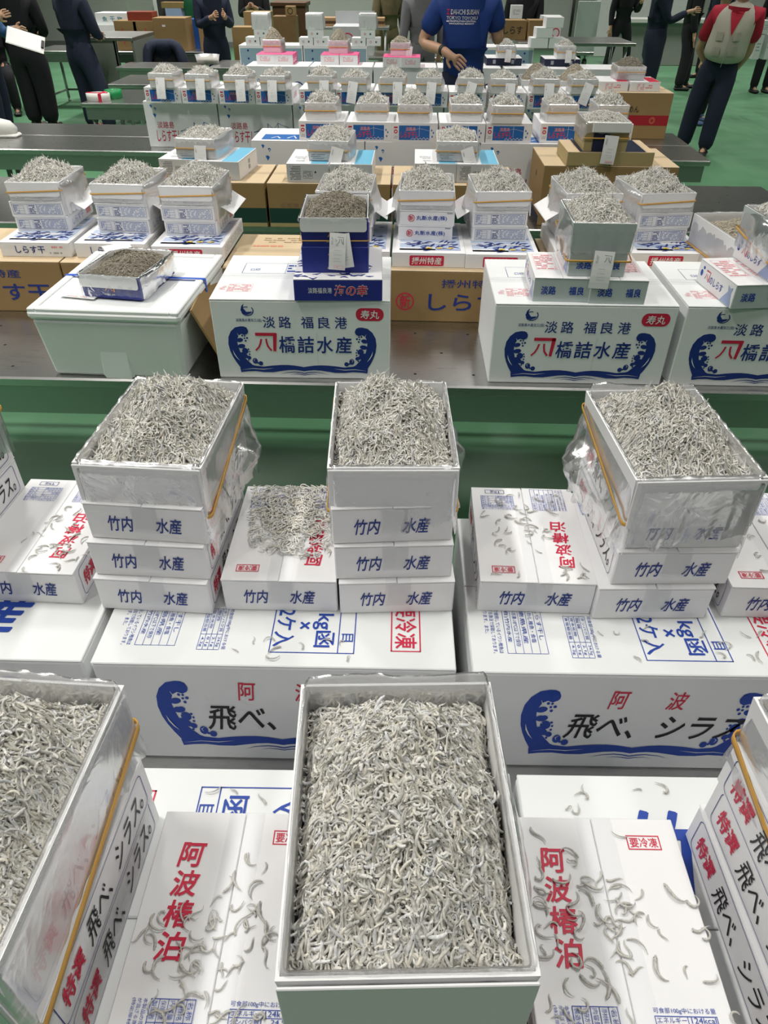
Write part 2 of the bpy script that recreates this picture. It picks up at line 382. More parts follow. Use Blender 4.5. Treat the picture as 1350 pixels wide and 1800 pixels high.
def pile(me, loc, rz, label, group=None, name='whitebait_pile'):
    o = bpy.data.objects.new(name, me); C.objects.link(o); o.location = loc; o.rotation_euler.z = rz
    return tag(o, label, 'fish', group, 'stuff')

# ---------------------------------------------------------------- plastic liner, rubber band, open box
def perim(w, l, r, n):
    pts = []; segs = [((w/2-r), -l/2, 0, -1), ]
    def corner(cx, cy, a0):
        return [(cx+r*math.cos(R(a0+a)), cy+r*math.sin(R(a0+a)), math.cos(R(a0+a)), math.sin(R(a0+a))) for a in (0, 30, 60, 90)]
    cs = [corner(w/2-r, -l/2+r, -90), corner(w/2-r, l/2-r, 0), corner(-w/2+r, l/2-r, 90), corner(-w/2+r, -l/2+r, 180)]
    for i in range(4):
        pts += cs[i]; a, b = cs[i][-1], cs[(i+1) % 4][0]; k = max(2, int(n*math.hypot(b[0]-a[0], b[1]-a[1])/(2*(w+l))))
        for j in range(1, k): t = j/k; pts.append((a[0]+(b[0]-a[0])*t, a[1]+(b[1]-a[1])*t, a[2], a[3]))
    return pts                                        # x, y, outward normal; starts at the front right corner and runs anticlockwise
def liner_mesh(mb, w, l, rim, inside, drop, seed, m, n=90, rows=7, bulge=(), wr=.004, lift=0.0, cinch=None, blift=0.0):
    """film hanging over the rim: drop(nx, ny) is how far it hangs outside; bulge = (nx, ny, along, spread, amount)"""
    P = perim(w, l, .006, n); N = len(P); rng = random.Random(seed)
    ph = [rng.uniform(0, 6.28) for _ in range(6)]; fr = [rng.randint(9, 40) for _ in range(6)]
    vs = []; prof = [-1.0, -.5, -.08, 0.0]+[(i+1)/rows for i in range(rows)]
    for t in prof:
        for k, (x, y, nx, ny) in enumerate(P):
            a = 2*math.pi*k/N; wv = sum(math.sin(fr[i]*a+ph[i]+(t*2.5 if i % 2 else 0)) for i in range(6))/2.4; lw = (math.sin(3*a+ph[0])+math.sin(5*a+ph[1])+.6*math.sin(8*a+ph[2]))/2.2
            if t < 0: d = -.0035; z = rim+inside*t+.0005+(lift+blift*max(0, ny)**3*(1+.5*lw) if t == -.08 else 0)
            elif t == 0: d = .0005; z = rim+.0022+lift*(.5+.35*wv)+blift*max(0, ny)**3*(1+.5*lw)
            else:
                D = drop(nx, ny)*(1+.03*wv+.11*lw); z = rim-D*t; d = .0018+wr*t*(1+wv)*.9
                for (bx, by, al, spd, am) in bulge:
                    q = max(0, nx*bx+ny*by); s = (y/(l/2) if abs(bx) > .5 else x/(w/2)); d += am*q*math.exp(-((s-al)/spd)**2)*math.sin(min(1, t*1.15)*math.pi*.8)
                if cinch and abs(nx) > .5:
                    q = min(1, max(0, (cinch(x/(w/2), y/(l/2))+.002-z)/.035)); d = .0016+(d*1.5-.0016)*q*q*(3-2*q)
                elif cinch and ny < -.5: d = max(d*.7+.008, .0105)
            vs.append((x+nx*d, y+ny*d, z))
    fs = []
    for i in range(len(prof)-1):
        for k in range(N): j = (k+1) % N; fs.append((i*N+k, i*N+j, (i+1)*N+j, (i+1)*N+k))
    return mb.add(vs, fs, m, True)
def band_mesh(mb, w, l, off, zf, m, wd=.005, n=70, th=.0012):
    of = off if callable(off) else (lambda nx, ny: off)
    P = perim(w, l, .006, n); N = len(P); vs = []
    for e, dz in ((0, -wd/2), (th, -wd/2), (th, wd/2), (0, wd/2)):
        for (x, y, nx, ny) in P:
            d = of(nx, ny)+e; vs.append((x+nx*d, y+ny*d, zf(x/(w/2), y/(l/2))+dz))
    fs = []
    for i in range(4):
        for k in range(N): j = (k+1) % N; i2 = (i+1) % 4; fs.append((i*N+k, i*N+j, i2*N+j, i2*N+k))
    return mb.add(vs, fs, m, True)
def open_walls(mb, w, l, h, m, mi, t=.003, flare=.004):
    """four card walls leaning slightly out, and a floor"""
    W, L = w-2*flare, l-2*flare
    b = [(-W/2, -L/2, 0), (W/2, -L/2, 0), (W/2, L/2, 0), (-W/2, L/2, 0)]; tp = [(-w/2, -l/2, h), (w/2, -l/2, h), (w/2, l/2, h), (-w/2, l/2, h)]
    ti = [(-w/2+t, -l/2+t, h), (w/2-t, -l/2+t, h), (w/2-t, l/2-t, h), (-w/2+t, l/2-t, h)]; bi = [(-W/2+t, -L/2+t, t), (W/2-t, -L/2+t, t), (W/2-t, L/2-t, t), (-W/2+t, L/2-t, t)]
    mb.add(b+tp, [(i, (i+1) % 4, 4+(i+1) % 4, 4+i) for i in range(4)]+[(3, 2, 1, 0)], m)
    mb.add(tp+ti, [(i, (i+1) % 4, 4+(i+1) % 4, 4+i) for i in range(4)], mi)
    mb.add(ti+bi, [(i, (i+1) % 4, 4+(i+1) % 4, 4+i) for i in range(4)]+[(4, 5, 6, 7)], mi)
    return mb
def tag_paper(parent, x, y, z, tilt=12, roll=0, w=.05, h=.105, red=True, mark=None, lean=0.0):
    """price slip hanging from the front of a box"""
    mb = MB(); M = Matrix.Translation((x, y, z)) @ Matrix.Rotation(R(roll), 4, 'Y') @ Matrix.Rotation(R(-tilt), 4, 'X')
    n = 7; vs = []
    for i in range(n):
        t = i/(n-1); b = .006*math.sin(t*2.4)
        for u in (-w/2, w/2): vs.append(M @ Vector((u, -b, -h*t)))
    mb.add(vs, [(2*i, 2*i+2, 2*i+3, 2*i+1) for i in range(n-1)], PAPER)
    o = M @ Vector((-w/2, -.0005, -h)); eu = (M.to_3x3() @ Vector((1, 0, 0))); ev = (M.to_3x3() @ Vector((0, 0, 1)))
    F = (o, eu, ev, eu.cross(ev)); e = .0072
    if mark: mb.text(F, mark, w*.52, h*.72, w*.82, h*.86, BLACK, eps=e); mb.line(F, [(w*.5, h*.9), (w*.84, h*.9), (w*.84, h*.7)], .0012, BLACK, e)
    rg = random.Random(int(abs(x)*9e4)+11)
    mb.micro(rot_cw(F, w*.1, h*.9), 0, 0, h*.22, w*.13, GREYINK, 2, rg, eps=e)
    for q in (.52, .4, .3, .22): mb.micro(F, w*.3, h*q, w*(.62+.2*rg.random()), h*(q+.035), GREYINK, 1, rg, t=.25, eps=e)
    if red: mb.frame(F, w*.34, h*.05, w*.9, h*.12, PINKRED, .0009, e); mb.micro(F, w*.38, h*.06, w*.86, h*.11, PINKRED, 1, rg, eps=e)
    return mb.build('paper_tag', parent)

# ---------------------------------------------------------------- the hall
def noise_floor():
    m, t, b = nt('green_floor_coating'); n = t.nodes; L = t.links
    tc = n.new('ShaderNodeTexCoord'); nz = n.new('ShaderNodeTexNoise'); nz.inputs['Scale'].default_value = 1.1; nz.inputs['Detail'].default_value = 6
    L.new(tc.outputs['Object'], nz.inputs['Vector']); cr = n.new('ShaderNodeValToRGB'); e = cr.color_ramp.elements
    e[0].position = .3; e[0].color = (.095, .245, .125, 1); e[1].position = .7; e[1].color = (.125, .30, .165, 1)
    L.new(nz.outputs['Fac'], cr.inputs[0]); L.new(cr.outputs[0], b.inputs['Base Color'])
    n2 = n.new('ShaderNodeTexNoise'); n2.inputs['Scale'].default_value = 3; rm = n.new('ShaderNodeMapRange'); rm.inputs[3].default_value = .22; rm.inputs[4].default_value = .5
    L.new(tc.outputs['Object'], n2.inputs['Vector']); L.new(n2.outputs['Fac'], rm.inputs[0]); L.new(rm.outputs[0], b.inputs['Roughness'])
    return m
X0, X1, Y0, Y1 = -13.0, 14.0, -8.0, 22.0
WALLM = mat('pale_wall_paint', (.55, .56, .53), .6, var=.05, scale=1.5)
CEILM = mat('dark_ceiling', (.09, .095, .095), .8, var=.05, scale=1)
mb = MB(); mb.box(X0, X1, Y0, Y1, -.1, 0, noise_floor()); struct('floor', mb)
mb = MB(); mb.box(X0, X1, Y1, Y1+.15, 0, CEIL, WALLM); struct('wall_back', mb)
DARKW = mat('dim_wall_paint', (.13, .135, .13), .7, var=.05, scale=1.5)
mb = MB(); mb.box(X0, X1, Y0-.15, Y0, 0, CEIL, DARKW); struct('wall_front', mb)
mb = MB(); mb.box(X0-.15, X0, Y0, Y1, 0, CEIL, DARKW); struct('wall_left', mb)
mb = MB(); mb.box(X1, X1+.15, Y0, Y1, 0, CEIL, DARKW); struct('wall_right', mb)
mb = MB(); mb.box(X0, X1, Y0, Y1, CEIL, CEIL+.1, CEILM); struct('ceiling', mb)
mb = MB(); mb.box(X0, X1, Y1-.02, Y1, 0, .12, mat('grey_skirting', (.2, .21, .2), .6)); o = struct('baseboard_back', mb)

# ---------------------------------------------------------------- stainless tables
T = .75
def table(label, x0, x1, y0, y1, yaw=0.0, holes=True, legs=None, group='stainless steel market tables'):
    cx, cy = (x0+x1)/2, (y0+y1)/2; W, D = x1-x0, y1-y0
    t = thing('steel_table', label, 'table', (cx, cy, 0), R(yaw), group)
    mb = MB(); mb.bbox(-W/2, W/2, -D/2, D/2, T-.035, T, STEEL, .006)
    F = F_top(W, D, T)
    if holes:
        nx = int(W/.19)
        for i in range(nx):
            for j in range(max(2, int(D/.16))):
                mb.ell(F, .09+.19*i+(.09 if j % 2 else 0), .08+.16*j, .0055, .0055, HOLE, .0004, 8)
    mb.build('table_top', t)
    mb = MB(); mb.box(-W/2+.03, W/2-.03, -D/2+.02, -D/2+.04, T-.14, T-.036, STEELD); mb.box(-W/2+.03, W/2-.03, D/2-.04, D/2-.02, T-.14, T-.036, STEELD)
    mb.box(-W/2+.03, -W/2+.05, -D/2+.04, D/2-.04, T-.14, T-.036, STEELD); mb.box(W/2-.05, W/2-.03, -D/2+.04, D/2-.04, T-.14, T-.036, STEELD)
    mb.build('apron', t)
    xs = legs or [-W/2+.07]+([0] if W > 2.6 else [])+[W/2-.07]
    for x in xs:
        for sy in (-1, 1):
            y = sy*(D/2-.07); mb = MB(); mb.tube([(x, y, .05), (x, y, T-.04)], .021, STEELD, 14)
            mb.tube([(x, y, 0), (x, y, .012), (x, y, .02), (x, y, .055)], [.024, .024, .013, .013], STEELD, 12); mb.build('leg', t)
        mb = MB(); mb.tube([(x, -D/2+.09, .16), (x, D/2-.09, .16)], .015, STEELD, 10); mb.build('brace', t)
    mb = MB(); mb.tube([(xs[0], D/2-.07, .16), (xs[-1], D/2-.07, .16)], .015, STEELD, 10); mb.build('stretcher', t)
    return t
table('steel table under the nearest two rows of white whitebait cartons', -1.75, 1.75, .06, 1.105, .3)
table('perforated steel table carrying the styrofoam box and wave cartons', -2.3, 2.3, 2.03, 3.08, -.8)
table('steel table under the cartons with a dark green band, empty at its right end', -2.75, 2.18, 3.72, 4.66, -.7)
table('empty-fronted steel table with a white boot on its left end, front half', -4.4, 2.13, 5.43, 5.93, -2.1, True, [-3.1, -1.9, -.6, .8, 2.0, 3.1])
table('narrow steel table butted behind the table with the white boot', -4.4, 2.15, 5.935, 6.42, -2.1, False, [-3.1, -1.9, -.6, .8, 2.0, 3.1])
table('steel table with tape rolls at its left end under circle-wave cartons', -2.98, 2.4, 7.5, 8.4, -.5, False)
table('steel table under the pale blue cartons at the back', -2.4, 1.9, 10.35, 11.2, 0, False)

# ---------------------------------------------------------------- wave artwork on cartons (normalised: width 1084, height 306 of the print)
def wave(mb, F, u0, v0, W, H, m, paper, eps=.0006):
    def P(pts, mir): return [(u0+(((1084-(x-641)) if mir else (x-641))/1084)*W, v0+((765-y)/306)*H) for x, y in pts]
    body = [(797, 486), (788, 466), (770, 459), (745, 458), (705, 465), (670, 490), (648, 525), (641, 570), (648, 615), (662, 650), (682, 685), (708, 722), (730, 742), (790, 736), (840, 716), (800, 702), (772, 678), (742, 650), (722, 620), (712, 590), (708, 560), (712, 535), (724, 515), (745, 505), (768, 512), (788, 504)]
    def blob(cx, cy, rx, ry, a): return [(cx+rx*math.cos(t)*math.cos(a)-ry*math.sin(t)*math.sin(a), cy+rx*math.cos(t)*math.sin(a)+ry*math.sin(t)*math.cos(a)) for t in [2*math.pi*k/16 for k in range(16)]]
    for mir in (False, True):
        fl = (lambda q: q[::-1]) if mir else (lambda q: q)
        P2 = lambda q: fl(P(q, mir))[::-1]
        ctr = (690, 590); n = len(body)
        o, eu, ev, nn = F; mb.poly(F, P(body, mir), m, eps)
        for q, bl in enumerate([(728, 544, 25, 13, -.15), (735, 582, 28, 14, -.1), (758, 612, 24, 19, .2), (748, 640, 30, 16, .5), (782, 655, 16, 12, .2), (824, 676, 19, 19, 0), (864, 692, 17, 14, 0), (778, 486, 19, 19, 0)]):
            mb.pp(F, P2(blob(*bl)), m, eps+.0001*(q+1))
        for bl in [(750, 516, 7, 6, 0), (768, 517, 6, 5, 0), (783, 530, 8, 6, 0), (764, 532, 6, 5, 0), (770, 548, 7, 6, 0), (784, 601, 6, 5, 0), (790, 617, 5, 5, 0), (788, 634, 6, 5, 0), (790, 655, 7, 6, 0), (842, 690, 6, 6, 0), (776, 672, 6, 5, 0)]:
            mb.pp(F, P2(blob(*bl)), m, eps+.0003)
        for pts, wd in ([[(668, 606), (676, 632), (692, 656), (712, 676)], [.1, 7, 6, .1]], [[(716, 500), (728, 524), (748, 526)], [1, 6, 1]], [[(722, 566), (738, 566), (756, 560)], [1, 5, 1]], [[(730, 600), (742, 602)], [2, 4]], [[(830, 660), (816, 668), (822, 680)], [1, 4, 1]]):
            q = P(pts, mir); mb.line(F, q, [x*W/1084 for x in wd], paper, eps+.0012)
        top = [(705, 722), (760, 712), (820, 708), (880, 714), (950, 706), (1010, 702), (1060, 701), (1110, 704), (1150, 709), (1183, 714)]
        bot = [(710, 752), (760, 746), (820, 744), (880, 750), (950, 750), (1010, 742), (1060, 736), (1110, 734), (1150, 737), (1183, 742)]
        A, B = P(top, mir), P(bot, mir); vs = []
        for a, b in zip(A, B): vs += [o+eu*a[0]+ev*a[1]+nn*(eps+.0002), o+eu*b[0]+ev*b[1]+nn*(eps+.0002)]
        mb.add(vs, [((2*i, 2*i+1, 2*i+3, 2*i+2) if not mir else (2*i, 2*i+2, 2*i+3, 2*i+1)) for i in range(len(top)-1)], m)
        mb.line(F, P([(716, 735), (800, 726), (880, 730), (960, 722)], mir), [.0001, 4*W/1084, 5*W/1084, .0001], paper, eps+.0013)
        mb.line(F, P([(1000, 764), (1050, 752), (1110, 747), (1150, 750), (1183, 756)], mir), [.0001, 4*W/1084, 6*W/1084, 7*W/1084, 8*W/1084], m, eps+.0003)
        mb.line(F, P([(1075, 766), (1110, 760), (1150, 762), (1183, 767)], mir), [.0001, 3*W/1084, 5*W/1084, 6*W/1084], m, eps+.0003)

def label_table(mb, F, u0, v0, u1, v1, m, rng, rows=5, big=True):
    """product label: ruled columns of small print, read sideways"""
    mb.frame(F, u0, v0, u1, v1, m, .0007)
    names = ['名称', '原材料名', '内容量', '保存方法', '製造者']; vals = ['しらす干し', 'いわし稚魚・食塩', '徳島県産', '要冷凍-18℃以下で保存', '(有)竹内水産']
    h = (v1-v0)/rows
    mb.rect(F, u0+(u1-u0)*.3, v0, u0+(u1-u0)*.3+.0006, v1, m)
    for i in range(rows):
        v = v1-h*(i+1)
        if i: mb.rect(F, u0, v+h-.0003, u1, v+h+.0003, m)
        mb.text(F, names[i % 5], u0+(u1-u0)*.03, v+h*.2, u0+(u1-u0)*.27, v+h*.8, m); mb.text(F, vals[i % 5], u0+(u1-u0)*.34, v+h*.2, u0+(u1-u0)*(.62+.3*rng.random()), v+h*.8, m)
def nutrition(mb, F, u0, v0, u1, v1, m):
    rows = [('エネルギー', '124kcal'), ('タンパク質', '24.5g'), ('脂質', '2.1g'), ('炭水化物', '0.1g'), ('食塩相当量', '4.2g')]
    hd = (v1-v0)*.16; mb.text(F, '可食部100g中における量', u0, v1-hd*.8, u1, v1, m); v1 -= hd
    h = (v1-v0)/5; mb.frame(F, u0, v0, u1, v1, m, .0007); mb.rect(F, u0+(u1-u0)*.52, v0, u0+(u1-u0)*.52+.0006, v1, m)
    for i, (a, b) in enumerate(rows):
        v = v1-h*(i+1)
        if i: mb.rect(F, u0, v+h-.0003, u1, v+h+.0003, m)
        mb.text(F, a, u0+(u1-u0)*.03, v+h*.15, u0+(u1-u0)*(.1+.08*len(a)), v+h*.85, m); mb.text(F, b, u1-(u1-u0)*(.04+.055*len(b)), v+h*.15, u1-(u1-u0)*.03, v+h*.85, m)

# ---------------------------------------------------------------- the small white 1 kg box
TW, TL, TH = .18, .248, .0665
def flaps(mb_parent, w, l, h, m, along='y', th=.0022, over=.0015, names='lid_flap'):
    """two lid flaps meeting on a seam"""
    out = []
    for s in (-1, 1):
        mb = MB()
        if along == 'y':
            x0, x1 = (-w/2, -.0006) if s < 0 else (.0006, w/2)
            mb.bbox(x0-(over if s < 0 else 0)*.3, x1, -l/2-over*(1.0 if s > 0 else .4), l/2+.0005, h-th, h+(.0006 if s > 0 else 0), m, .0008)
        else:
            y0, y1 = (-l/2, -.0008) if s < 0 else (.0008, l/2)
            mb.bbox(-w/2-.0003, w/2+.0003, y0-(over*.4 if s < 0 else 0), y1, h-th, h+(.0006 if s > 0 else 0), m, .0008)
        out.append((mb, s))
    return out
def small_box(label, up=True, group='white one kilogram whitebait boxes'):
    t = thing('whitebait_box', label, 'box', group=group); w, l, h = TW, TL, TH; rng = random.Random(3)
    mb = MB(); mb.bbox(-w/2, w/2, -l/2, l/2, 0, h-.0024, WHITE, .002)
    F = F_front(w, l, h)
    mb.text(F, '竹内', w*.18, h*.26, w*.40, h*.70, DBLUE, .012, .25); mb.text(F, '水産', w*.58, h*.26, w*.81, h*.70, DBLUE, .012, .25)
    for F in (F_right(w, l, h), F_left(w, l, h)):
        mb.rrect(F, l*.06, h*.10, l*.94, h*.90, .008, DBLUE, line=.0009)
        mb.text(F, '特選', l*.10, h*.28, l*.27, h*.72, RED, .03, .2); mb.text(F, '飛べ、シラス。', l*.31, h*.22, l*.90, h*.74, BLACK, .006, .25)
    mb.build('carton_body', t)
    Ft = F_top(w, l, h) if up else F_top180(w, l, h)
    for fm, s in flaps(t, w, l, h, WHITE):
        e = .0009 if s > 0 else .0009
        left = (s < 0) == up
        if left:
            fm.text(Ft, '阿波椿泊', .026, .095, .054, .215, RED, .03, .1, vertical=True, eps=.0011)
            G = rot_cw(Ft, .034, .066); label_table(fm, (G[0]+Ft[3]*.0006, G[1], G[2], G[3]), 0, 0, .062, .042, BLUE, rng)
            [fm.text((G[0]+Ft[3]*.0005, G[1], G[2], G[3]), q_, 0, -.0065-.0055*i_, .062, -.0025-.0055*i_, BLUE) for i_, q_ in enumerate(('本製品の原材料は、えび、かに', 'が混ざる漁法で採取しています。', '(特定原材料)をたべています'))]
        else:
            fm.frame(Ft, .124, .213, .160, .229, RED, .0012, .0011); fm.text(Ft, '要冷凍', .127, .2155, .157, .2265, RED, .01, eps=.0011)
            nutrition(fm, (Ft[0]+Ft[3]*.0006, Ft[1], Ft[2], Ft[3]), .108, .026, .165, .066, BLUE)
            fm.frame(Ft, .122, .008, .156, .019, DBLUE, .0008, .0011); fm.text(Ft, '1kg', .131, .010, .147, .0175, DBLUE, eps=.0012)
        fm.build('lid_flap', t)
    mb = MB(); mb.rect(F_front(w, l, h), w*.40, h*.28, w*.62, h*.99, TAPE, .0022); mb.rect(F_top(w, l, h), w*.40, -.002, w*.62, l, TAPE, .0020); mb.build('packing_tape', t)
    return t
def open_small(label, w, l, h, seed, m_out, m_in, drop, bulge, band, bag=BAG, group=None, rows=7, n=96, wr=.004, inside=.03, lift=.003, name='open_whitebait_box', front=None, cinch=False, blift=0.0):
    t = thing(name, label, 'open box', group=group)
    mb = MB(); open_walls(mb, w, l, h, m_out, m_in)
    if front: front(mb, w, l, h)
    mb.build('box_walls', t)
    if drop:
        mb = MB(); liner_mesh(mb, w-.006, l-.006, h, inside, drop, seed, bag, n, rows, bulge, wr, lift, band['z'] if (cinch and band) else None, blift); mb.v = [(x+(.003 if z < h and x > w/2-.012 else 0), y, z) for x, y, z in mb.v]; mb.build('plastic_liner', t)
    if cinch:
        mb = MB(); mb.bbox(-w/2+.001, w/2-.001, -l/2-.0055, -l/2-.0030, h-.083, h-.0005, m_out, .0008); mb.build('lid_flap', t)
    if band:
        mb = MB(); band_mesh(mb, w, l, band.get('off', .003), band['z'], BAND, band.get('w', .005)); mb.build('rubber_band', t)
    return t
B0 = T+.24                                            # top of the white cartons
sb = small_box('x', True); sb2 = small_box('y', False)
used = {}
def put_small(l, r, z, up, label, group, yaw=None):
    loc, y = seat(l, r, z, TL, yaw); proto = sb if up else sb2; k = 'a' if up else 'b'
    if k not in used:
        used[k] = 1; proto.location = loc; proto.rotation_euler.z = y; proto['label'] = label; proto['group'] = group; return proto
    return dup(proto, loc, y, label, group)
G1 = 'white one kilogram whitebait boxes'
# second row, lying singly and in stacks
for nm, zl in (('left', [((178.2, 1069.3), (376.5, 1080.5)), ((168.7, 1009.7), (369.7, 1019.9)), ((162, 945), (366, 958))]),
               ('middle', [((596.9, 1079.1), (796.7, 1074.5)), ((589, 1018.7), (794, 1014)), ((585, 957), (794, 950))]),
               ('right', [((1037.5, 1088.1), (1240, 1087.3)), ((1071, 1027.9), (1276.7, 1027)), ((1086, 965), (1302, 963))])):
    for k, (l, r) in enumerate(zl):
        put_small(l, r, B0+k*TH, False, f'white box, {["lowest", "middle", "uppermost closed"][k]} one of the {nm} stack in the second row of boxes', G1)
put_small((396, 1072), (595, 1075.6), B0, False, 'single white box strewn thickly with spilt whitebait, between the left and middle stacks', G1)
put_small((838.7, 1073.9), (1036.3, 1080), B0, False, 'single white box lightly strewn with fish, between the middle and right stacks', G1)
put_small((-60, 1056), (163, 1061), B0, False, 'single white box left of the left stack in the second row', G1, R(-2.0))
put_small((1254, 1085), (1478, 1089), B0, False, 'single white box cut by the right picture edge in the second row', G1, R(-.5))
# a stack cut by the left edge of the picture
for k in range(3):
    o = dup(sb2, (-.765, .915, B0+k*TH), R(-3), f'white box, {["lowest", "middle", "uppermost"][k]} of the closed boxes in the stack cut by the left picture edge', G1)
# front row: the two boxes with readable lids, and stacks left, middle, right
a = at(290, 1427, B0+TH); put = lambda x, y, k, rz, lab, p=sb: dup(p, (x, y, B0+k*TH), R(rz), lab, G1)
put_small((0, 0), (1, 0), B0, True, 'white box with red lid lettering, left of the heaped box at the front centre', G1)
sb.location = (a[0]+TW/2+.002, a[1]-TL/2, B0); sb.rotation_euler.z = R(-.3)
a2 = at(1180, 1442, B0+TH); put(a2[0]-TW/2, a2[1]-TL/2, 0, .2, 'white box with red lid lettering, right of the heaped box at the front centre')
FS = {'left': (-.372, .330, -2.5), 'centre': (.010, .322, 2.2), 'right': (.448, .322, 2.0)}
for nm, (x, y, rz) in FS.items():
    for k in range(3):
        jx = [0, .004, -.003][k]
        put(x+jx, y-.004*k, k, rz*[.6, 1.1, .9][k], f'white box, {["lowest", "middle", "uppermost closed"][k]} one of the {nm} stack in the nearest row', sb)

# ---------------------------------------------------------------- heaped open boxes of the two near rows
OW, OL, OH = .187, .258, .062
def drop_near(f, s, b):
    return lambda nx, ny: max(0, -ny)*f+abs(nx)*s+max(0, ny)*b
opens = [
 ('centre front', (.0105, .322), 2.3, FS['centre'], drop_near(.085, .10, .06), [(1, 0, -.2, .5, .012), (-1, 0, .1, .6, .006)], None, 1),
 ('left front', (-.362, .318), -3.0, None, drop_near(.085, .085, .06), [(1, 0, .1, .8, .006)], {'z': lambda u, v: -.024+.026*v, 'off': lambda nx, ny: .0012+.0016*abs(nx), 'w': .009}, 2),
 ('right front', (.452, .318), 2.6, None, drop_near(.085, .09, .06), [(-1, 0, .1, .8, .006)], {'z': lambda u, v: -.024+.026*v, 'off': lambda nx, ny: .0012+.0016*abs(nx), 'w': .009}, 3),
 ('left second', None, -3.3, None, drop_near(.092, .125, .06), [(1, 0, .25, .45, .026)], {'z': lambda u, v: .006+.030*v, 'off': lambda nx, ny: .0012+.0016*abs(nx), 'w': .006}, 4),
 ('middle second', None, 1.6, None, drop_near(.100, .10, .06), [(1, 0, .3, .4, .016), (-1, 0, -.3, .5, .006)], {'z': lambda u, v: .010+.024*v, 'off': lambda nx, ny: .0012+.0016*abs(nx), 'w': .006}, 5),
 ('right second', None, 3.6, None, drop_near(.108, .135, .06), [(-1, 0, .2, .5, .034), (1, 0, 0, .5, .006)], {'z': lambda u, v: .010+.026*v, 'off': lambda nx, ny: .0012+.0016*abs(nx), 'w': .006}, 6)]
ZO = B0+3*TH
for (nm, xy, rz, _, dr, bl, bd, sd) in opens:
    if xy is None:
        q = {'left second': [(134.6, 806.3), (356, 817), (423.5, 678), (235, 670)], 'middle second': [(574.5, 824.9), (796, 811.4), (783.6, 671.3), (597.6, 680.9)], 'right second': [(1111.7, 842.5), (1335.8, 839.6), (1228.6, 683.6), (1043.3, 689.7)]}[nm]
        c = sum(at(*p, ZO+OH) for p in q)/4; xy = (c[0], c[1])
    row = 'nearest row' if 'front' in nm else 'second row'; wh = nm.split()[0]
    lab = f'open white box heaped with whitebait, topmost of the {wh} stack in the {row}'
    t = open_small(lab, OW, OL, OH, sd, WHITE, WHITE2, dr, bl, bd, BAG, 'open plastic-lined boxes of the near rows', n=150, rows=12, wr=.0030, inside=.035, lift=.003, cinch=True, blift={1: .012, 2: .010, 3: .006, 4: .001, 5: .001, 6: .008}[sd])
    t.location = (xy[0], xy[1], ZO+.0006); t.rotation_euler.z = R(rz)
    near = 'front' in nm
    pk = {1: (.0, .25), 2: (.1, .2), 3: (0, .2), 4: (.05, .30), 5: (-.1, .3), 6: (.0, .2)}[sd]
    me = pile_mesh('whitebait_pile', OW-.020, OL-.020, OH-(.036 if near else .022), OH+(.046 if near else .042), 7000 if near else 6000, .0225, .00155 if near else .00145, 8 if near else 6, 6 if near else 5, sd, FISH, pk, 2.0, .010, .45, out=.004, lift=(-.007, .004), tilt=.55)
    pile(me, (xy[0], xy[1], ZO+.0006), R(rz), f'pale whitebait heaped in the open box on top of the {wh} stack, {row}', 'heaps of pale whitebait in the near rows')
# the cut-off heaped box at the left edge of the second row
t = open_small('open lined box topping the stack cut by the left picture edge', OW, OL, OH, 9, WHITE, WHITE2, drop_near(.085, .10, .06), [(1, 0, -.1, .5, .014)], {'z': lambda u, v: .0+.03*v, 'off': .004}, BAG, 'open plastic-lined boxes of the near rows')
t.location = (-.765, .915, ZO+.0006); t.rotation_euler.z = R(-3)
pile(pile_mesh('whitebait_pile', OW-.02, OL-.02, OH-.012, OH+.03, 1500, .027, .0014, 7, 5, 19, FISH, (0, .2)), (-.765, .915, ZO+.0006), R(-3), 'pale whitebait heaped in the box cut by the left picture edge', 'heaps of pale whitebait in the near rows')

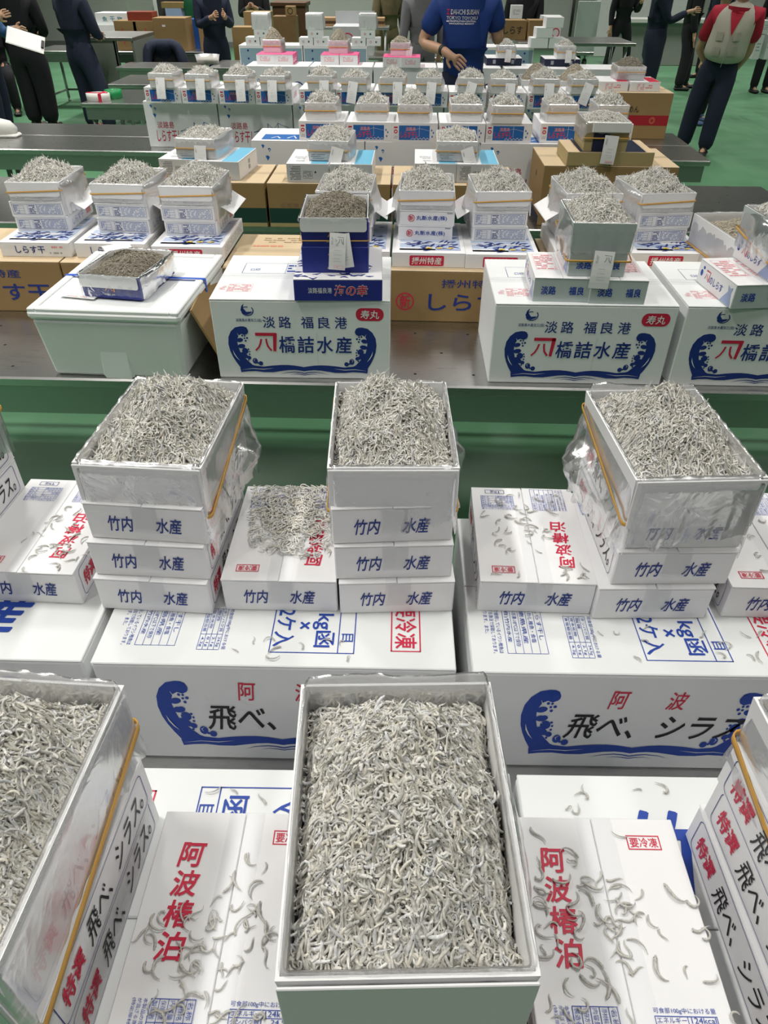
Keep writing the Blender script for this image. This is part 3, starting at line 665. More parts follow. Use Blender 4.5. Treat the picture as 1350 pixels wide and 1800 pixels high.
# ---------------------------------------------------------------- the big white cartons under them
KW, KL, KH = .545, .365, .24
def big_carton(label, up, brush=False):
    t = thing('shipping_carton', label, 'carton', group='white shipping cartons with a blue wave'); w, l, h = KW, KL, KH; rng = random.Random(5)
    mb = MB(); mb.bbox(-w/2, w/2, -l/2, l/2, 0, h-.004, CARTON, .004)
    for F in (F_front(w, l, h), F_back(w, l, h)):
        wave(mb, F, .083, .030, .379, .172, BLUE, CARTON)
        for k, ch in enumerate('阿波'): mb.text(F, ch, w*(.39+.162*k), h*.66, w*(.445+.162*k), h*.84, RED, .008, .15)
        mb.text(F, '飛べ、シラス。', w*.285, h*.34, w*.83, h*.60, BLACK, .012, .2)
    mb.build('carton_body', t)
    for s in (-1, 1):
        mb = MB(); y0, y1 = (-l/2, -.0008) if s < 0 else (.0008, l/2); mb.bbox(-w/2+.0005, w/2-.0005, y0, y1, h-.004, h, CARTON, .0015)
        if (s < 0) == up:
            F = F_top(w, l, h) if up else F_top180(w, l, h); G = rot_cw(F, 0, 0); o, eu, ev, n = G
            def sub(u, v): return rot_cw(F, u, v)
            if not brush:
                g = sub(.056, .178); label_table(mb, g, .0, 0, .142, .062, BLUE, rng); [mb.text(g, q_, 0, -.0125-.009*i_, .142*f_, -.0055-.009*i_, BLUE) for i_, (q_, f_) in enumerate((('本製品の原材料で使用しているイワシ稚魚は', 1.0), ('えび、かにが混ざる漁法で採取しております。', 1.0), ('法で採取しております、また、', .72)))]
                g = sub(.152, .115); 
                for i in range(5): mb.rect(g, 0, .0085*i, .085, .0085*i+.0007, BLUE); (mb.text(g, ('食塩相当量', '炭水化物', '脂質', 'タンパク質')[i], .003, .0085*i+.0022, .012+.0075*len(('食塩相当量', '炭水化物', '脂質', 'タンパク質')[i]), .0085*i+.0072, BLUE), mb.text(g, ('4.2g', '0.1g', '2.1g', '24.5g')[i], .060, .0085*i+.002, .080, .0085*i+.0072, BLUE)) if i < 4 else None
                mb.rect(g, .054, 0, .0547, .034, BLUE); mb.rect(g, 0, 0, .0007, .034, BLUE); mb.rect(g, .085, 0, .0857, .034, BLUE); mb.text(g, '可食部100g中における量', 0, .037, .085, .044, BLUE)
                g = sub(.262, .178); mb.frame(g, 0, 0, .152, .130, BLUE, .0016); mb.rect(g, 0, .104, .152, .1055, BLUE); mb.text(g, '量', .022, .109, .042, .127, BLUE, .006); mb.text(g, '目', .112, .109, .128, .127, BLUE, .006)
                mb.text(g, '1kg函', .056, .062, .140, .098, BLUE, .012); mb.text(g, '×', .088, .042, .104, .058, BLUE, .012); mb.text(g, '12ケ入', .050, .004, .140, .036, BLUE, .012)
                g = sub(.447, .174); mb.frame(g, 0, 0, .142, .046, RED, .002); mb.text(g, '要冷凍', .04, .006, .136, .040, RED, .012)
            else:
                mb.text(F, '水産', .255, .05, .43, .150, BLUE, .03, .3)
        elif brush: mb.text(F_top(w, l, h), '竹内', .115, .205, .30, .318, BLUE, .03, .3)
        mb.build('lid_flap', t)
    return t
c1 = big_carton('long white wave carton left of centre, second row, under the left and middle stacks', True)
a = at(157, 1165, B0); c1.location = (a[0]+KW/2, a[1]+KL/2, T)
b = at(830, 1180, B0); dup(c1, (b[0]+KW/2, b[1]+KL/2, T), R(.25), 'long white wave carton right of centre, second row, under the right stack')
c0 = big_carton('white carton with big blue brush lettering, second row at the left edge', True, True); e = at(160, 1160, B0); c0.location = (a[0]-.012-KW/2, a[1]+KL/2+.004, T); c0.rotation_euler.z = R(-.3)
c2 = big_carton('white carton under the front row, with 1kg x 12 lettering on its far side', False); c2.location = (-.116, .336, T); c2.rotation_euler.z = R(.4)
c3 = dup(c0, (.437, .338, T), R(.4), 'white carton under the front row right of centre, blue brush strokes on its lid')
dup(c2, (-.668, .332, T), R(.2), 'white carton under the stack at the left edge of the front row')

# ---------------------------------------------------------------- loose fish lying on lids
rngn = np.random.default_rng(21)
def loose_proto(i):
    V, Q, info = fish_arrays(np.zeros((1, 2)), lambda x, y: x*0, .0235, .0014, 9, 6, np.random.default_rng(100+i), curl=1.8, lift=(0, 0), tilt=.02)
    V[:, 2] -= V[:, 2].min(); ev, ef = eyes(info, 1.1, rngn); return np_mesh('whitebait', [(V, Q, FISHL, True), (ev, ef, EYE, False)])
LP = [loose_proto(i) for i in range(14)]
NLOOSE = [0]
def strew(px, z, n, label, group, jitter=None, avoid=None):
    """n single fish inside the quadrilateral px on the plane z"""
    q = [at(*p, z) for p in px]; k = 0
    while k < n:
        s, t = RNG.random(), RNG.random()
        if jitter: s = min(1, max(0, RNG.gauss(jitter[0], jitter[2]))); t = min(1, max(0, RNG.gauss(jitter[1], jitter[3])))
        p = (q[0]*(1-s)+q[1]*s)*(1-t)+(q[3]*(1-s)+q[2]*s)*t
        o = bpy.data.objects.new('whitebait', RNG.choice(LP)); C.objects.link(o); o.location = (p[0], p[1], z+.0016); o.rotation_euler.z = RNG.uniform(0, 6.28)
        sc = RNG.uniform(.7, 1.1); o.scale = (sc, sc, sc); tag(o, label, 'fish', group); k += 1; NLOOSE[0] += 1
zl = B0+TH
strew([(200, 1790), (455, 1790), (490, 1480), (300, 1480)], zl, 70, 'one of the single whitebait lying on the lid left of the front centre box', 'loose fish on the front left lid', (.55, .33, .3, .28))
strew([(960, 1790), (1290, 1790), (1180, 1470), (945, 1470)], zl, 78, 'one of the single whitebait lying on the lid right of the front centre box', 'loose fish on the front right lid', (.4, .42, .28, .28))
strew([(860, 1010), (1030, 1015), (985, 875), (845, 870)], zl, 50, 'one of the single whitebait on the lid between the middle and right stacks', 'loose fish on the right single box', (.5, .5, .3, .3))
strew([(20, 1005), (150, 1000), (150, 905), (70, 880)], zl, 34, 'one of the single whitebait on the lid left of the left stack', 'loose fish on the left single box', (.5, .5, .3, .3))
strew([(1265, 1015), (1350, 1015), (1340, 905), (1265, 905)], zl, 10, 'one of the single whitebait on the lid at the right picture edge', 'loose fish at the right edge')
strew([(380, 1165), (620, 1165), (620, 1100), (380, 1100)], B0, 9, 'one of the few whitebait on the left wave carton in the second row', 'loose fish on the left wave carton')
strew([(1040, 1170), (1340, 1175), (1340, 1105), (1040, 1100)], B0, 14, 'one of the few whitebait on the right wave carton in the second row', 'loose fish on the right wave carton')
strew([(930, 1430), (1170, 1430), (1170, 1375), (930, 1372)], B0, 6, 'one of the few whitebait on the white carton far right of the front box', 'loose fish on the front right carton')
strew([(340, 1420), (490, 1420), (490, 1372), (340, 1372)], B0, 3, 'one of the three whitebait on the white carton left of the front box', 'loose fish on the front left carton')
# the thick spill on the single box of the second row
def spill(px, z, n, label, L=.024, r=.0013, seed=5, spread=(.27, .27), sg=(7, 5)):
    rg = np.random.default_rng(seed); q = [at(*p, z) for p in px]; s = np.clip(rg.normal(.5, spread[0], n), 0, 1); t = np.clip(rg.normal(.55, spread[1], n), 0, 1)
    P = (np.outer(1-s, q[0])+np.outer(s, q[1]))*(1-t)[:, None]+(np.outer(1-s, q[3])+np.outer(s, q[2]))*t[:, None]; c = P.mean(0)
    V, Q, info = fish_arrays(P[:, :2]-c[:2], lambda x, y: x*0+.0015, L, r, sg[0], sg[1], rg, lift=(0, .005), tilt=.05); V[:, 2] = np.maximum(V[:, 2], .0003)
    o = bpy.data.objects.new('spilt_whitebait', np_mesh('spilt_whitebait', [(V, Q, FISH, True)])); C.objects.link(o); o.location = (c[0], c[1], z+.0012)
    return tag(o, label, 'fish', None, 'stuff')
spill([(440, 965), (575, 985), (588, 862), (450, 862)], zl, 850, 'whitebait spilt thickly over the single box left of the middle stack')

# ================================================================ third row: the perforated table
def carton(name, label, cat, w, l, h, m, group=None, lid=None, seam='x', r=.003, prints=None, tape=None):
    """closed carton: body, two lid flaps, packing tape; prints(part, mesh builder) adds the writing"""
    t = thing(name, label, cat, group=group); lid = lid or m; th = min(.004, h*.08)
    mb = MB(); mb.bbox(-w/2, w/2, -l/2, l/2, 0, h-th, m, r)
    if prints: prints('body', mb, w, l, h)
    mb.build('carton_body', t)
    for s in (-1, 1):
        mb = MB()
        if seam == 'x': y0, y1 = (-l/2, -.001) if s < 0 else (.001, l/2); mb.bbox(-w/2, w/2, y0, y1, h-th, h, lid, .0012)
        else: x0, x1 = (-w/2, -.001) if s < 0 else (.001, w/2); mb.bbox(x0, x1, -l/2, l/2, h-th, h, lid, .0012)
        if prints: prints('near' if s < 0 else 'far', mb, w, l, h)
        mb.build('lid_flap', t)
    if tape:
        mb = MB(); F = F_top(w, l, h)
        if seam == 'x': mb.rect(F, 0, l/2-.025, w, l/2+.025, tape, .001)
        else: mb.rect(F, w/2-.025, 0, w/2+.025, l, tape, .001)
        mb.build('packing_tape', t)
    return t
def place(o, l, r, z, depth, yaw=None): 
    loc, y = seat(l, r, z, depth, yaw); o.location = loc; o.rotation_euler.z = y; return o
def move(o, x, y, z, rz=0.0): o.location = (x, y, z); o.rotation_euler.z = R(rz); return o

# ---- cartons with the two blue waves
HW, HL, HH = .545, .40, .26
def hash_prints(part, mb, w, l, h):
    rg = random.Random(4)
    if part == 'body':
        for F in (F_front(w, l, h),):
            wave(mb, F, w*.075, h*.05, w*.85, h*.62, DBLUE, CARTON)
            for k, ch in enumerate('淡路福良港'): u = [.285, .375, .50, .595, .69][k]; mb.text(F, ch, w*u, h*.655, w*(u+.07), h*.80, DBLUE, .008)
            mb.line(F, [(w*.235, h*.575), (w*.355, h*.575)], .010, RED, .0012); mb.line(F, [(w*.348, h*.59), (w*.338, h*.36)], [.012, .009], RED, .0012)
            mb.text(F, '八', w*.225, h*.36, w*.325, h*.52, RED, .02, .1, .0012)
            for k, ch in enumerate('橋詰水産'): mb.text(F, ch, w*(.365+.108*k), h*.34, w*(.46+.108*k), h*.555, DBLUE, .02, .05, .0012)
            mb.rrect(F, w*.81, h*.755, w*.965, h*.91, .018, RED); mb.text(F, '寿丸', w*.835, h*.78, w*.94, h*.885, WINK, .015, .1, .0012)
            mb.pp(F, [(w*.175, h*.92), (w*.19, h*.95), (w*.182, h*.90), (w*.20, h*.85), (w*.235, h*.855), (w*.222, h*.83), (w*.20, h*.815), (w*.178, h*.83), (w*.168, h*.87)], DBLUE)
            mb.ring(F, w*.205, h*.865, w*.033, h*.058, .003, DBLUE, a0=-160, a1=40); mb.ring(F, w*.200, h*.86, w*.028, h*.050, .0025, DBLUE, a0=70, a1=150)
            mb.text(F, '淡路島水産加工(協)', w*.135, h*.725, w*.28, h*.77, DBLUE, .004)
            mb.rect(F, w*.582, h*.02, w*.588, h*.60, TAPE, .002)
    elif part == 'near':
        F = F_top(w, l, h); mb.frame(F, .04, .06, .115, .125, PINKRED, .001); mb.micro(F, .042, .063, .112, .122, PINKRED, 6, rg, .5); mb.micro(F, .015, .075, .035, .11, PINKRED, 5, rg, .4)
    else:
        F = F_top(w, l, h); mb.rect(F, .06, l*.56, .0615, l*.74, BLUE); mb.text(F, '口印', .085, l*.62, .115, l*.67, BLUE); mb.frame(F, .06, l*.56, .30, l*.80, BLUE, .001)
        for q in (.20, .25): mb.rect(F, q, l*.56, q+.001, l*.80, BLUE)
        for q in (.64, .72): mb.rect(F, .20, l*q, .30, l*q+.001, BLUE)
        mb.micro(F, .205, l*.58, .245, l*.78, BLUE, 3, rg, .4)
GH = 'white cartons with twin blue waves and red seal'
h1 = carton('wave_carton', 'twin-wave carton at centre left, carrying the dark blue boxes', 'carton', HW, HL, HH, CARTON, GH, prints=hash_prints, tape=TAPE)
place(h1, (387.5, 664), (684, 666), T, HL, R(.2))
loc, y = seat((858.5, 672.5), (1159, 676.5), T, HL); h2 = dup(h1, loc, R(-.4), 'twin-wave carton right of centre, carrying three grey-sided boxes in a pyramid')
a = at(1172, 677.5, T); h3 = dup(h1, (a[0]+HW/2+.004, a[1]+HL/2, T), R(-.6), 'twin-wave carton cut by the right picture edge')

# ---- styrofoam box and its blue strap
SW, SL, SH = .475, .545, .232
t = thing('styrofoam_box', 'large pale styrofoam box with blue strap at the left of the perforated table', 'styrofoam box')
mb = MB(); mb.bbox(-SW/2+.006, SW/2-.006, -SL/2+.006, SL/2-.006, 0, SH-.034, FOAM, .012, taper=.93)
F = face((-SW*.045, -SL/2+.005+.015, 0), (1, 0, 0), (0, -.08, 1)); 
mb.box(-.042, .042, -SL/2+.016, -SL/2+.024, .001, .105, FOAM); mb.build('box_body', t)
mb = MB(); mb.bbox(-.05, .05, -SL/2+.018, -SL/2+.027, .002, .120, FOAM, .004); mb.build('hand_grip', t)
mb = MB(); mb.bbox(-SW/2, SW/2, -SL/2, SL/2, SH-.036, SH-.006, FOAM, .010); 
for (x0, x1, y0, y1) in ((-SW/2+.004, -SW/2+.03, -SL/2+.004, SL/2-.004), (SW/2-.03, SW/2-.004, -SL/2+.004, SL/2-.004), (-SW/2+.03, SW/2-.03, -SL/2+.004, -SL/2+.03), (-SW/2+.03, SW/2-.03, SL/2-.03, SL/2-.004)): mb.bbox(x0, x1, y0, y1, SH-.012, SH, FOAM, .003)
mb.build('lid', t)
mb = MB(); STRAP = mat('blue_strap', (.015, .09, .55), .4, var=.05); yy = .02
q = [(-SW/2-.001, 0), (-SW/2-.001, SH-.002), (-SW/2+.004, SH+.001), (SW/2-.004, SH+.001), (SW/2+.001, SH-.002), (SW/2+.001, .0)]
vs = []
for x, z in q: vs += [(x, yy-.008, z), (x, yy+.008, z)]
mb.add(vs, [(2*i, 2*i+1, 2*i+3, 2*i+2) for i in range(5)], STRAP); mb.build('strap', t)
move(t, -.873, 2.305, T, -3.0)
styro_top = T+SH
# ---- leaning kraft board beside it
t = thing('cardboard_flap', 'folded brown cardboard wedged between the styrofoam box and the wave carton', 'cardboard')
mb = MB(); M = Matrix.Rotation(R(-24), 4, 'Y') @ Matrix.Rotation(R(4), 4, 'Z'); mb.bbox(-.004, .004, -.21, .17, 0, .225, KRAFT, .001, M); mb.build('board', t); move(t, -.555, 2.30, T+.003)

# ---- brown cartons at the rear of the table
BW, BL_, BH = .555, .40, .19
def brown_prints(part, mb, w, l, h):
    if part == 'body':
        F = F_front(w, l, h); mb.text(F, '播州特産', w*.33, h*.68, w*.72, h*.84, DBLUE, .004); mb.text(F, 'しらす干', w*.25, h*.22, w*.90, h*.56, DBLUE, .012)
        mb.ring(F, w*.095, h*.40, .031, .031, .005, RED); mb.text(F, '新', w*.06, h*.27, w*.13, h*.53, RED, .012)
GB = 'brown cartons lettered for dried whitebait'
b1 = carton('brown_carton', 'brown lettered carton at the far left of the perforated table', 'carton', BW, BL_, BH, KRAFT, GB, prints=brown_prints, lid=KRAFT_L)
a = at(128, 548, T); move(b1, a[0]-BW/2, a[1]+BL_/2, T, -.6)
b2 = dup(b1, (a[0]+BW/2+.006, a[1]+BL_/2-.008, T), R(-.6), 'brown lettered carton behind the styrofoam box')
a = at(688, 565, T); b3 = dup(b1, (a[0]+BW/2, a[1]+BL_/2, T), R(-1.2), 'brown lettered carton with red ring mark right of centre'); bx3 = a[0]
dup(b1, (a[0]+BW*1.5+.008, a[1]+BL_/2-.012, T), R(-1.2), 'brown lettered carton behind the pyramid of grey-sided boxes')
dup(b1, (a[0]+BW*2.5+.016, a[1]+BL_/2-.024, T), R(-1.2), 'brown lettered carton at the right picture edge under the deep open box')
def plain_kraft_prints(part, mb, w, l, h):
    rg = random.Random(8)
    if part == 'far': F = F_top(w, l, h); mb.micro(F, .05, l*.60, .20, l*.66, mat('faded_red_print', (.62, .26, .16), .6), 1, rg, .8); mb.micro(F, .10, l*.72, .26, l*.9, mat('brown_print', (.30, .20, .11), .6), 3, rg, .35)
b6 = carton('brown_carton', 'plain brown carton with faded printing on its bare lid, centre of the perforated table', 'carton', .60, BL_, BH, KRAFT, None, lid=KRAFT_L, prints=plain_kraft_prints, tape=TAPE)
move(b6, bx3-.31, a[1]+BL_/2+.005, T, -.8)

# ---- flat picture-lid boxes
FW, FL, FH = .262, .37, .052
FLATW = WHITE
def flat_box(label, mark):
    t = thing('flat_gift_box', label, 'box', group='flat white boxes with blue picture lids'); w, l, h = FW, FL, FH; rg = random.Random(12)
    mb = MB(); mb.bbox(-w/2, w/2, -l/2, l/2, 0, h-.003, FLATW, .002); F = F_front(w, l, h)
    if mark: mb.rrect(F, w*.24, h*.12, w*.71, h*.82, .005, RED); mb.text(F, '播州特産', w*.27, h*.22, w*.68, h*.72, WINK, .014, .1, .0012)
    else: mb.text(F, 'しらす干', w*.22, h*.25, w*.64, h*.76, DBLUE, .014); mb.micro(F, w*.74, h*.62, w*.90, h*.78, PINKRED, 1, rg, .8); mb.micro(F, w*.70, h*.22, w*.92, h*.36, GREYINK, 1, rg, .7)
    F = F_right(w, l, h); mb.frame(F, l*.08, h*.2, l*.94, h*.85, GREYINK, .0007); mb.micro(F, l*.1, h*.25, l*.92, h*.8, GREYINK, 4, rg, .4); mb.build('box_base', t)
    mb = MB(); mb.bbox(-w/2, w/2, -l/2, l/2, h-.003, h, FLATW, .001); F = F_top(w, l, h)
    mb.rect(F, w*.10, .03, w*.94, l*.88, mat('washed_blue_print', (.50, .58, .74), .45, var=.3, scale=25)); 
    for k in range(5): mb.rect(F, w*.10, .03+.06*k+.02*rg.random(), w*(.5+.4*rg.random()), .045+.06*k+.02*rg.random(), WHITE, .0008)
    for k in range(48):
        u, v = rg.uniform(.13, .92)*w, (rg.uniform(.035, .13) if k > 22 else rg.uniform(.05, .84)*l); a = rg.uniform(-.6, 1.2); L = rg.uniform(.008, .022); mb.line(F, [(u-L*math.cos(a), v-L*math.sin(a)), (u, v+rg.uniform(-.003, .003)), (u+L*math.cos(a), v+L*math.sin(a))], [.003, rg.uniform(.006, .011), .002], DBLUE, .0010+.00003*k)
    if mark:
        for k, u in enumerate((.50, .65, .80)):
            for j in range(4): a = rg.uniform(0, 3); mb.line(F, [(w*u-.012*math.cos(a), .048-.009*math.sin(a)), (w*u+.012*math.cos(a), .048+.009*math.sin(a))], [.005, .004], YELLOW, .0032+.0001*j)
    else:
        for k in range(5): mb.line(F, [(w*(.2+.14*k), .05), (w*(.24+.14*k), .075)], [.004, .008], DBLUE, .002)
    mb.rect(F, w*.10, .03, w*.94, .045, PALEBLUE, .0008)
    mb.build('box_lid', t); return t
ZF = T+BH
fa = flat_box('flat picture-lid box at the left edge, blue hiragana on its front', False); fb = flat_box('x', True)
fr = [('flat picture-lid box under the left-hand brown carton stack of the trio', (0, 452), (131, 451), fa), ('flat picture-lid box in the middle of the left trio of stacks', (132, 451), (263, 456), None), ('flat picture-lid box with red seal, right-hand one of the left trio', (264, 458), (400, 460), fb),
      ('flat picture-lid box with red seal under the stack marked with red rings', (689.7, 468.7), (816, 472), None), ('flat picture-lid box with red seal, left of the grey-sided pyramid', (817.7, 472), (945, 475), None),
      ('flat picture-lid box behind the grey-sided pyramid', (973, 472), (1103, 471), None), ('flat picture-lid box with red seal, right of the grey-sided pyramid', (1104.5, 470), (1235, 472), None),
      ('flat picture-lid box behind the dark blue stack', (556, 466), (687, 468), None)]
fa['label'] = 'flat picture-lid box with blue hiragana front, leftmost on the brown cartons'
for i, (lab, l, r, o) in enumerate(fr):
    loc, y = seat(l, r, ZF, FL, R(-.8)); loc = (loc[0], loc[1], loc[2])
    if o is fa: fa.location = loc; fa.rotation_euler.z = y
    elif o is fb: fb.location = loc; fb.rotation_euler.z = y; fb['label'] = lab
    else: dup(fa if i == 1 else fb, loc, y, lab)

# ---- the film-wrapped stacks on them
MW, ML, MH = .20, .27, .053
def panel_box(label, ring):
    t = thing('labelled_box', label, 'box', group='small white boxes with printed label panels'); w, l, h = MW, ML, MH; rg = random.Random(31)
    mb = MB(); mb.bbox(-w/2, w/2, -l/2, l/2, 0, h-.0024, WHITE, .0018); F = F_front(w, l, h)
    if ring:
        mb.ring(F, w*.21, h*.5, .012, .012, .0018, RED); mb.text(F, '新', w*.165, h*.34, w*.255, h*.67, RED, .01); mb.text(F, '丸新水産(株)', w*.30, h*.33, w*.86, h*.68, BLUE, .014); mb.micro(F, w*.86, h*.8, w*.96, h*.9, GREYINK, 1, rg, .8)
    else:
        mb.frame(F, w*.04, h*.16, w*.96, h*.84, DBLUE, .0009); mb.rect(F, w*.33, h*.16, w*.334, h*.84, DBLUE); mb.micro(F, w*.06, h*.2, w*.17, h*.80, PALEBLUE, 5, rg, .6); mb.frame(F, w*.07, h*.24, w*.26, h*.74, DBLUE, .0006)
        for q in (.4, .57): mb.rect(F, w*.07, h*q, w*.26, h*q+.0006, DBLUE)
        mb.micro(F, w*.35, h*.2, w*.47, h*.80, DBLUE, 6, rg, .5); mb.micro(F, w*.49, h*.2, w*.94, h*.82, PALEBLUE, 7, rg, .5)
    F = F_right(w, l, h); mb.text(F, 'しらす干', l*.15, h*.25, l*.6, h*.7, PALEBLUE, .01); mb.rect(F, l*.72, h*.25, l*.9, h*.75, PINKRED)
    mb.build('carton_body', t)
    for s in (-1, 1): mb = MB(); x0, x1 = (-w/2, -.0006) if s < 0 else (.0006, w/2); mb.bbox(x0, x1, -l/2-.001, l/2, h-.0024, h, WHITE, .0007); mb.build('lid_flap', t)
    return t
pa = panel_box('x', False); pr = panel_box('x', True); pu = {}
def panel_tray(label, seed, side, tongue=True):
    """open top box of a stack: low tray with rounded tongue, film skirt and band"""
    def front(mb, w, l, h):
        F = F_right(w, l, h); F = (F[0]+F[3]*.0002, F[1], F[2], F[3]); mb.text(F, 'しらす干', l*.25, h*.35, l*.65, h*.85, PALEBLUE, .01, eps=.0014); mb.rect(F, l*.8, h*.4, l*.93, h*.8, PINKRED, .0014)
    t = open_small(label, MW, ML, .066, seed, WHITE, WHITE2, lambda nx, ny: .055*max(0, -ny)+.118*max(0, side*nx)+.055*max(0, -side*nx)+.05*max(0, ny), [(side, 0, -.1, .7, .028)], {'z': lambda u, v: .036-.010*v*0+.004*u, 'off': .0036}, BAGM, 'open film-wrapped boxes on the picture-lid stacks', 5, 80, .003, .02, .002, front=front)
    mb = MB(); F = F_front(MW, ML, .066); mb.rrect((F[0]+F[3]*.003, F[1], F[2], F[3]), .004, .018, MW-.004, .064, .012, WHITE, .0004); mb.build('lid_tongue', t)
    mb = MB(); M = Matrix.Translation((side*(MW/2+.004), .02, -.004)) @ Matrix.Rotation(R(side*32), 4, 'Y'); x0, x1 = (0, .062) if side > 0 else (-.062, 0); mb.bbox(x0, x1, -ML/2+.02, ML/2-.03, -.001, .001, WHITE, .0005, M); mb.build('lid_flap', t); return t
stk = [('left', (30.7, 406), (126, 407), [pa, pa], 1, 1.0, [(16, 324), (108, 321.6), (158, 295)]), ('second', (172, 406), (269.5, 415), [pa, pa], 1, -4, None), ('third', (292.5, 414), (384, 416), [pa, pa], 1, -2, None),
       ('red-ringed', (700, 420), (794.5, 426), [pr, pr], -1, -2.0, None), ('fifth', (830.7, 426), (924, 424), [pa, pa], -1, 2, None), ('seventh', (1109.7, 430.6), (1204.5, 424.7), [pa, pa], -1, 7, None),
       ('sixth', (985, 428), (1079, 429), [pa, pa], -1, 3, None), ('hidden', (556, 424), (655, 425), [pa, pa], 1, -2, None)]
names = {'left': 'leftmost stack of the left trio', 'second': 'middle stack of the left trio', 'third': 'right-hand stack of the left trio', 'red-ringed': 'stack with red ring marks', 'fifth': 'stack right of the red-ringed one', 'seventh': 'stack right of the grey-sided pyramid', 'sixth': 'stack behind the grey-sided pyramid', 'hidden': 'stack behind the dark blue stack'}
ZS = ZF+FH
trayL = None; PM = []
for i in range(3): PM.append(pile_mesh('whitebait_pile', MW-.016, ML-.016, .052, .106, 2300, .024, .0016, 5, 4, 40+i, FISH, (.1*(i-1), .1), 1.7, .008, 0, .002, (-.006, .006), .7))
TB = {}
for i, (k, l, r, pb, side, yaw, _) in enumerate(stk):
    loc, y0 = seat(l, r, ZS, ML, R(yaw)); n = names[k]
    for j, p in enumerate(pb):
        lab = f'small printed-panel box, {["lower", "upper"][j]} one in the {n}'; dx = [0, .004, ][j]*(1 if i % 2 else -1)*1.2
        lc = (loc[0]+dx, loc[1], ZS+j*MH)
        if id(p) not in pu: pu[id(p)] = 1; p.location = lc; p.rotation_euler.z = R(yaw); p['label'] = lab
        else: dup(p, lc, R(yaw), lab)
    zt = ZS+2*MH+.0006; lab = f'open film-wrapped box topping the {n}'
    if side not in TB: TB[side] = panel_tray(lab, 60+side, side); TB[side].location = (loc[0], loc[1], zt); TB[side].rotation_euler.z = R(yaw)
    else: dup(TB[side], (loc[0], loc[1], zt), R(yaw), lab)
    pile(PM[i % 3], (loc[0], loc[1], zt), R(yaw), f'pale whitebait heaped on top of the {n}', 'heaps of whitebait on the picture-lid stacks')
# the deep open box at the right edge, behind the last pyramid
t = open_small('deep open film-lined box of beige whitebait at the right edge', .24, .34, .16, 77, WHITE, WHITE2, lambda nx, ny: .15, [], {'z': lambda u, v: .06+.0*v, 'off': .004}, BAGM, None, 6, 90, .003, .03)
a = at(1229, 373, T+BH+.16); move(t, a[0]+.115, a[1]-.17, T+BH, 6.0)
pile(pile_mesh('whitebait_pile', .22, .32, .12, .175, 1700, .021, .0013, 5, 4, 78, FISHB, (.3, 0), 2), t.location, R(6.0), 'beige whitebait in the deep film-lined box at the right edge', None)

# ---- dark blue boxes
ZH = T+HH
t = thing('blue_gift_box', 'wide dark blue box with white and red lettering, on the centre-left wave carton', 'box'); w, l, h = .262, .30, .066; rg = random.Random(9)
mb = MB(); mb.bbox(-w/2, w/2, -l/2, l/2, 0, h-.003, ROYAL, .002); F = F_front(w, l, h)
mb.text(F, '淡路福良港', w*.16, h*.36, w*.43, h*.62, WINK, .004); mb.text(F, '海の幸', w*.455, h*.22, w*.84, h*.76, WINK, .06, .1, .0008); mb.text(F, '海の幸', w*.46, h*.24, w*.835, h*.74, RED, .016, .1, .0012)
F = F_right(w, l, h); mb.rect(F, .006, .001, l, h-.004, WHITE); mb.rect(F, .02, .004, .03, h-.008, ROYAL, .001); mb.build('box_base', t)
mb = MB(); mb.bbox(-w/2, w/2, -l/2, l/2, h-.003, h, WHITE, .001); F = F_top(w, l, h)
for k in range(40): u, v = rg.uniform(.03, .97)*w, rg.uniform(.03, .97)*l; mb.line(F, [(u-.012, v), (u, v+rg.uniform(-.012, .012)), (u+.012, v+rg.uniform(-.01, .01))], [.003, .008, .002], ROYAL, .0007+.00003*k)
mb.build('box_lid', t); loc, y = seat((517.7, 530), (671.7, 528.6), ZH, .30, R(1.5)); t.location = loc; t.rotation_euler.z = y
def blue_box(label, cat, open_, h, group):
    w, l = .197, .255; t = thing('blue_whitebait_box' if not open_ else 'open_blue_box', label, cat, group=group); mb = MB(); rg = random.Random(3)
    if open_: open_walls(mb, w, l, h, ROYAL, WHITE2)
    else: mb.bbox(-w/2, w/2, -l/2, l/2, 0, h, ROYAL, .0018)
    F = F_front(w, l, h); mb.line(F, [(w*.40, h*.72), (w*.56, h*.72), (w*.55, h*.3)], .005, ORANGE); mb.text(F, '八', w*.40, h*.34, w*.53, h*.62, ORANGE, .01); mb.micro(F, w*.38, h*.14, w*.56, h*.24, GREYINK, 1, rg, .7)
    F = F_right(w, l, h); 
    if not open_: mb.text(F, '淡路', l*.12, h*.3, l*.45, h*.75, GREYINK, .01)
    mb.text(F, '海の幸', l*.5, h*.3, l*.88, h*.75, ORANGE, .02); mb.build('box_walls' if open_ else 'carton_body', t)
    if open_:
        mb = MB(); F = F_front(w, l, h); vs = []; mb.rrect((F[0]+F[3]*.004, F[1], F[2], F[3]), .001, h-.038, w-.004, h+.001, .009, WHITE, .0003); mb.build('lid_tongue', t)
        mb = MB(); liner_mesh(mb, w+.004, l+.004, h, .01, lambda nx, ny: .012, 5, CLEAR, 90, 6, [(1, 0, -.1, .5, .012)], .002, .001); mb.build('plastic_liner', t)
    return t
ZB = ZH+.066; loc, y = seat((533, 479.7), (647, 479.7), ZB, .255, R(1.5)); GBl = 'dark blue whitebait boxes'
q = blue_box('dark blue box with orange mark, lower of the stack on the wide blue box', 'box', False, .076, GBl); q.location = loc; q.rotation_euler.z = y
o = blue_box('open dark blue box of grey-brown whitebait with price slips, topping the blue stack', 'open box', True, .081, GBl); o.location = (loc[0], loc[1], ZB+.0766); o.rotation_euler.z = y
mb = MB(); band_mesh(mb, .197, .255, .003, lambda u, v: .030+.012*v, BAND, .003); mb.build('rubber_band', o)
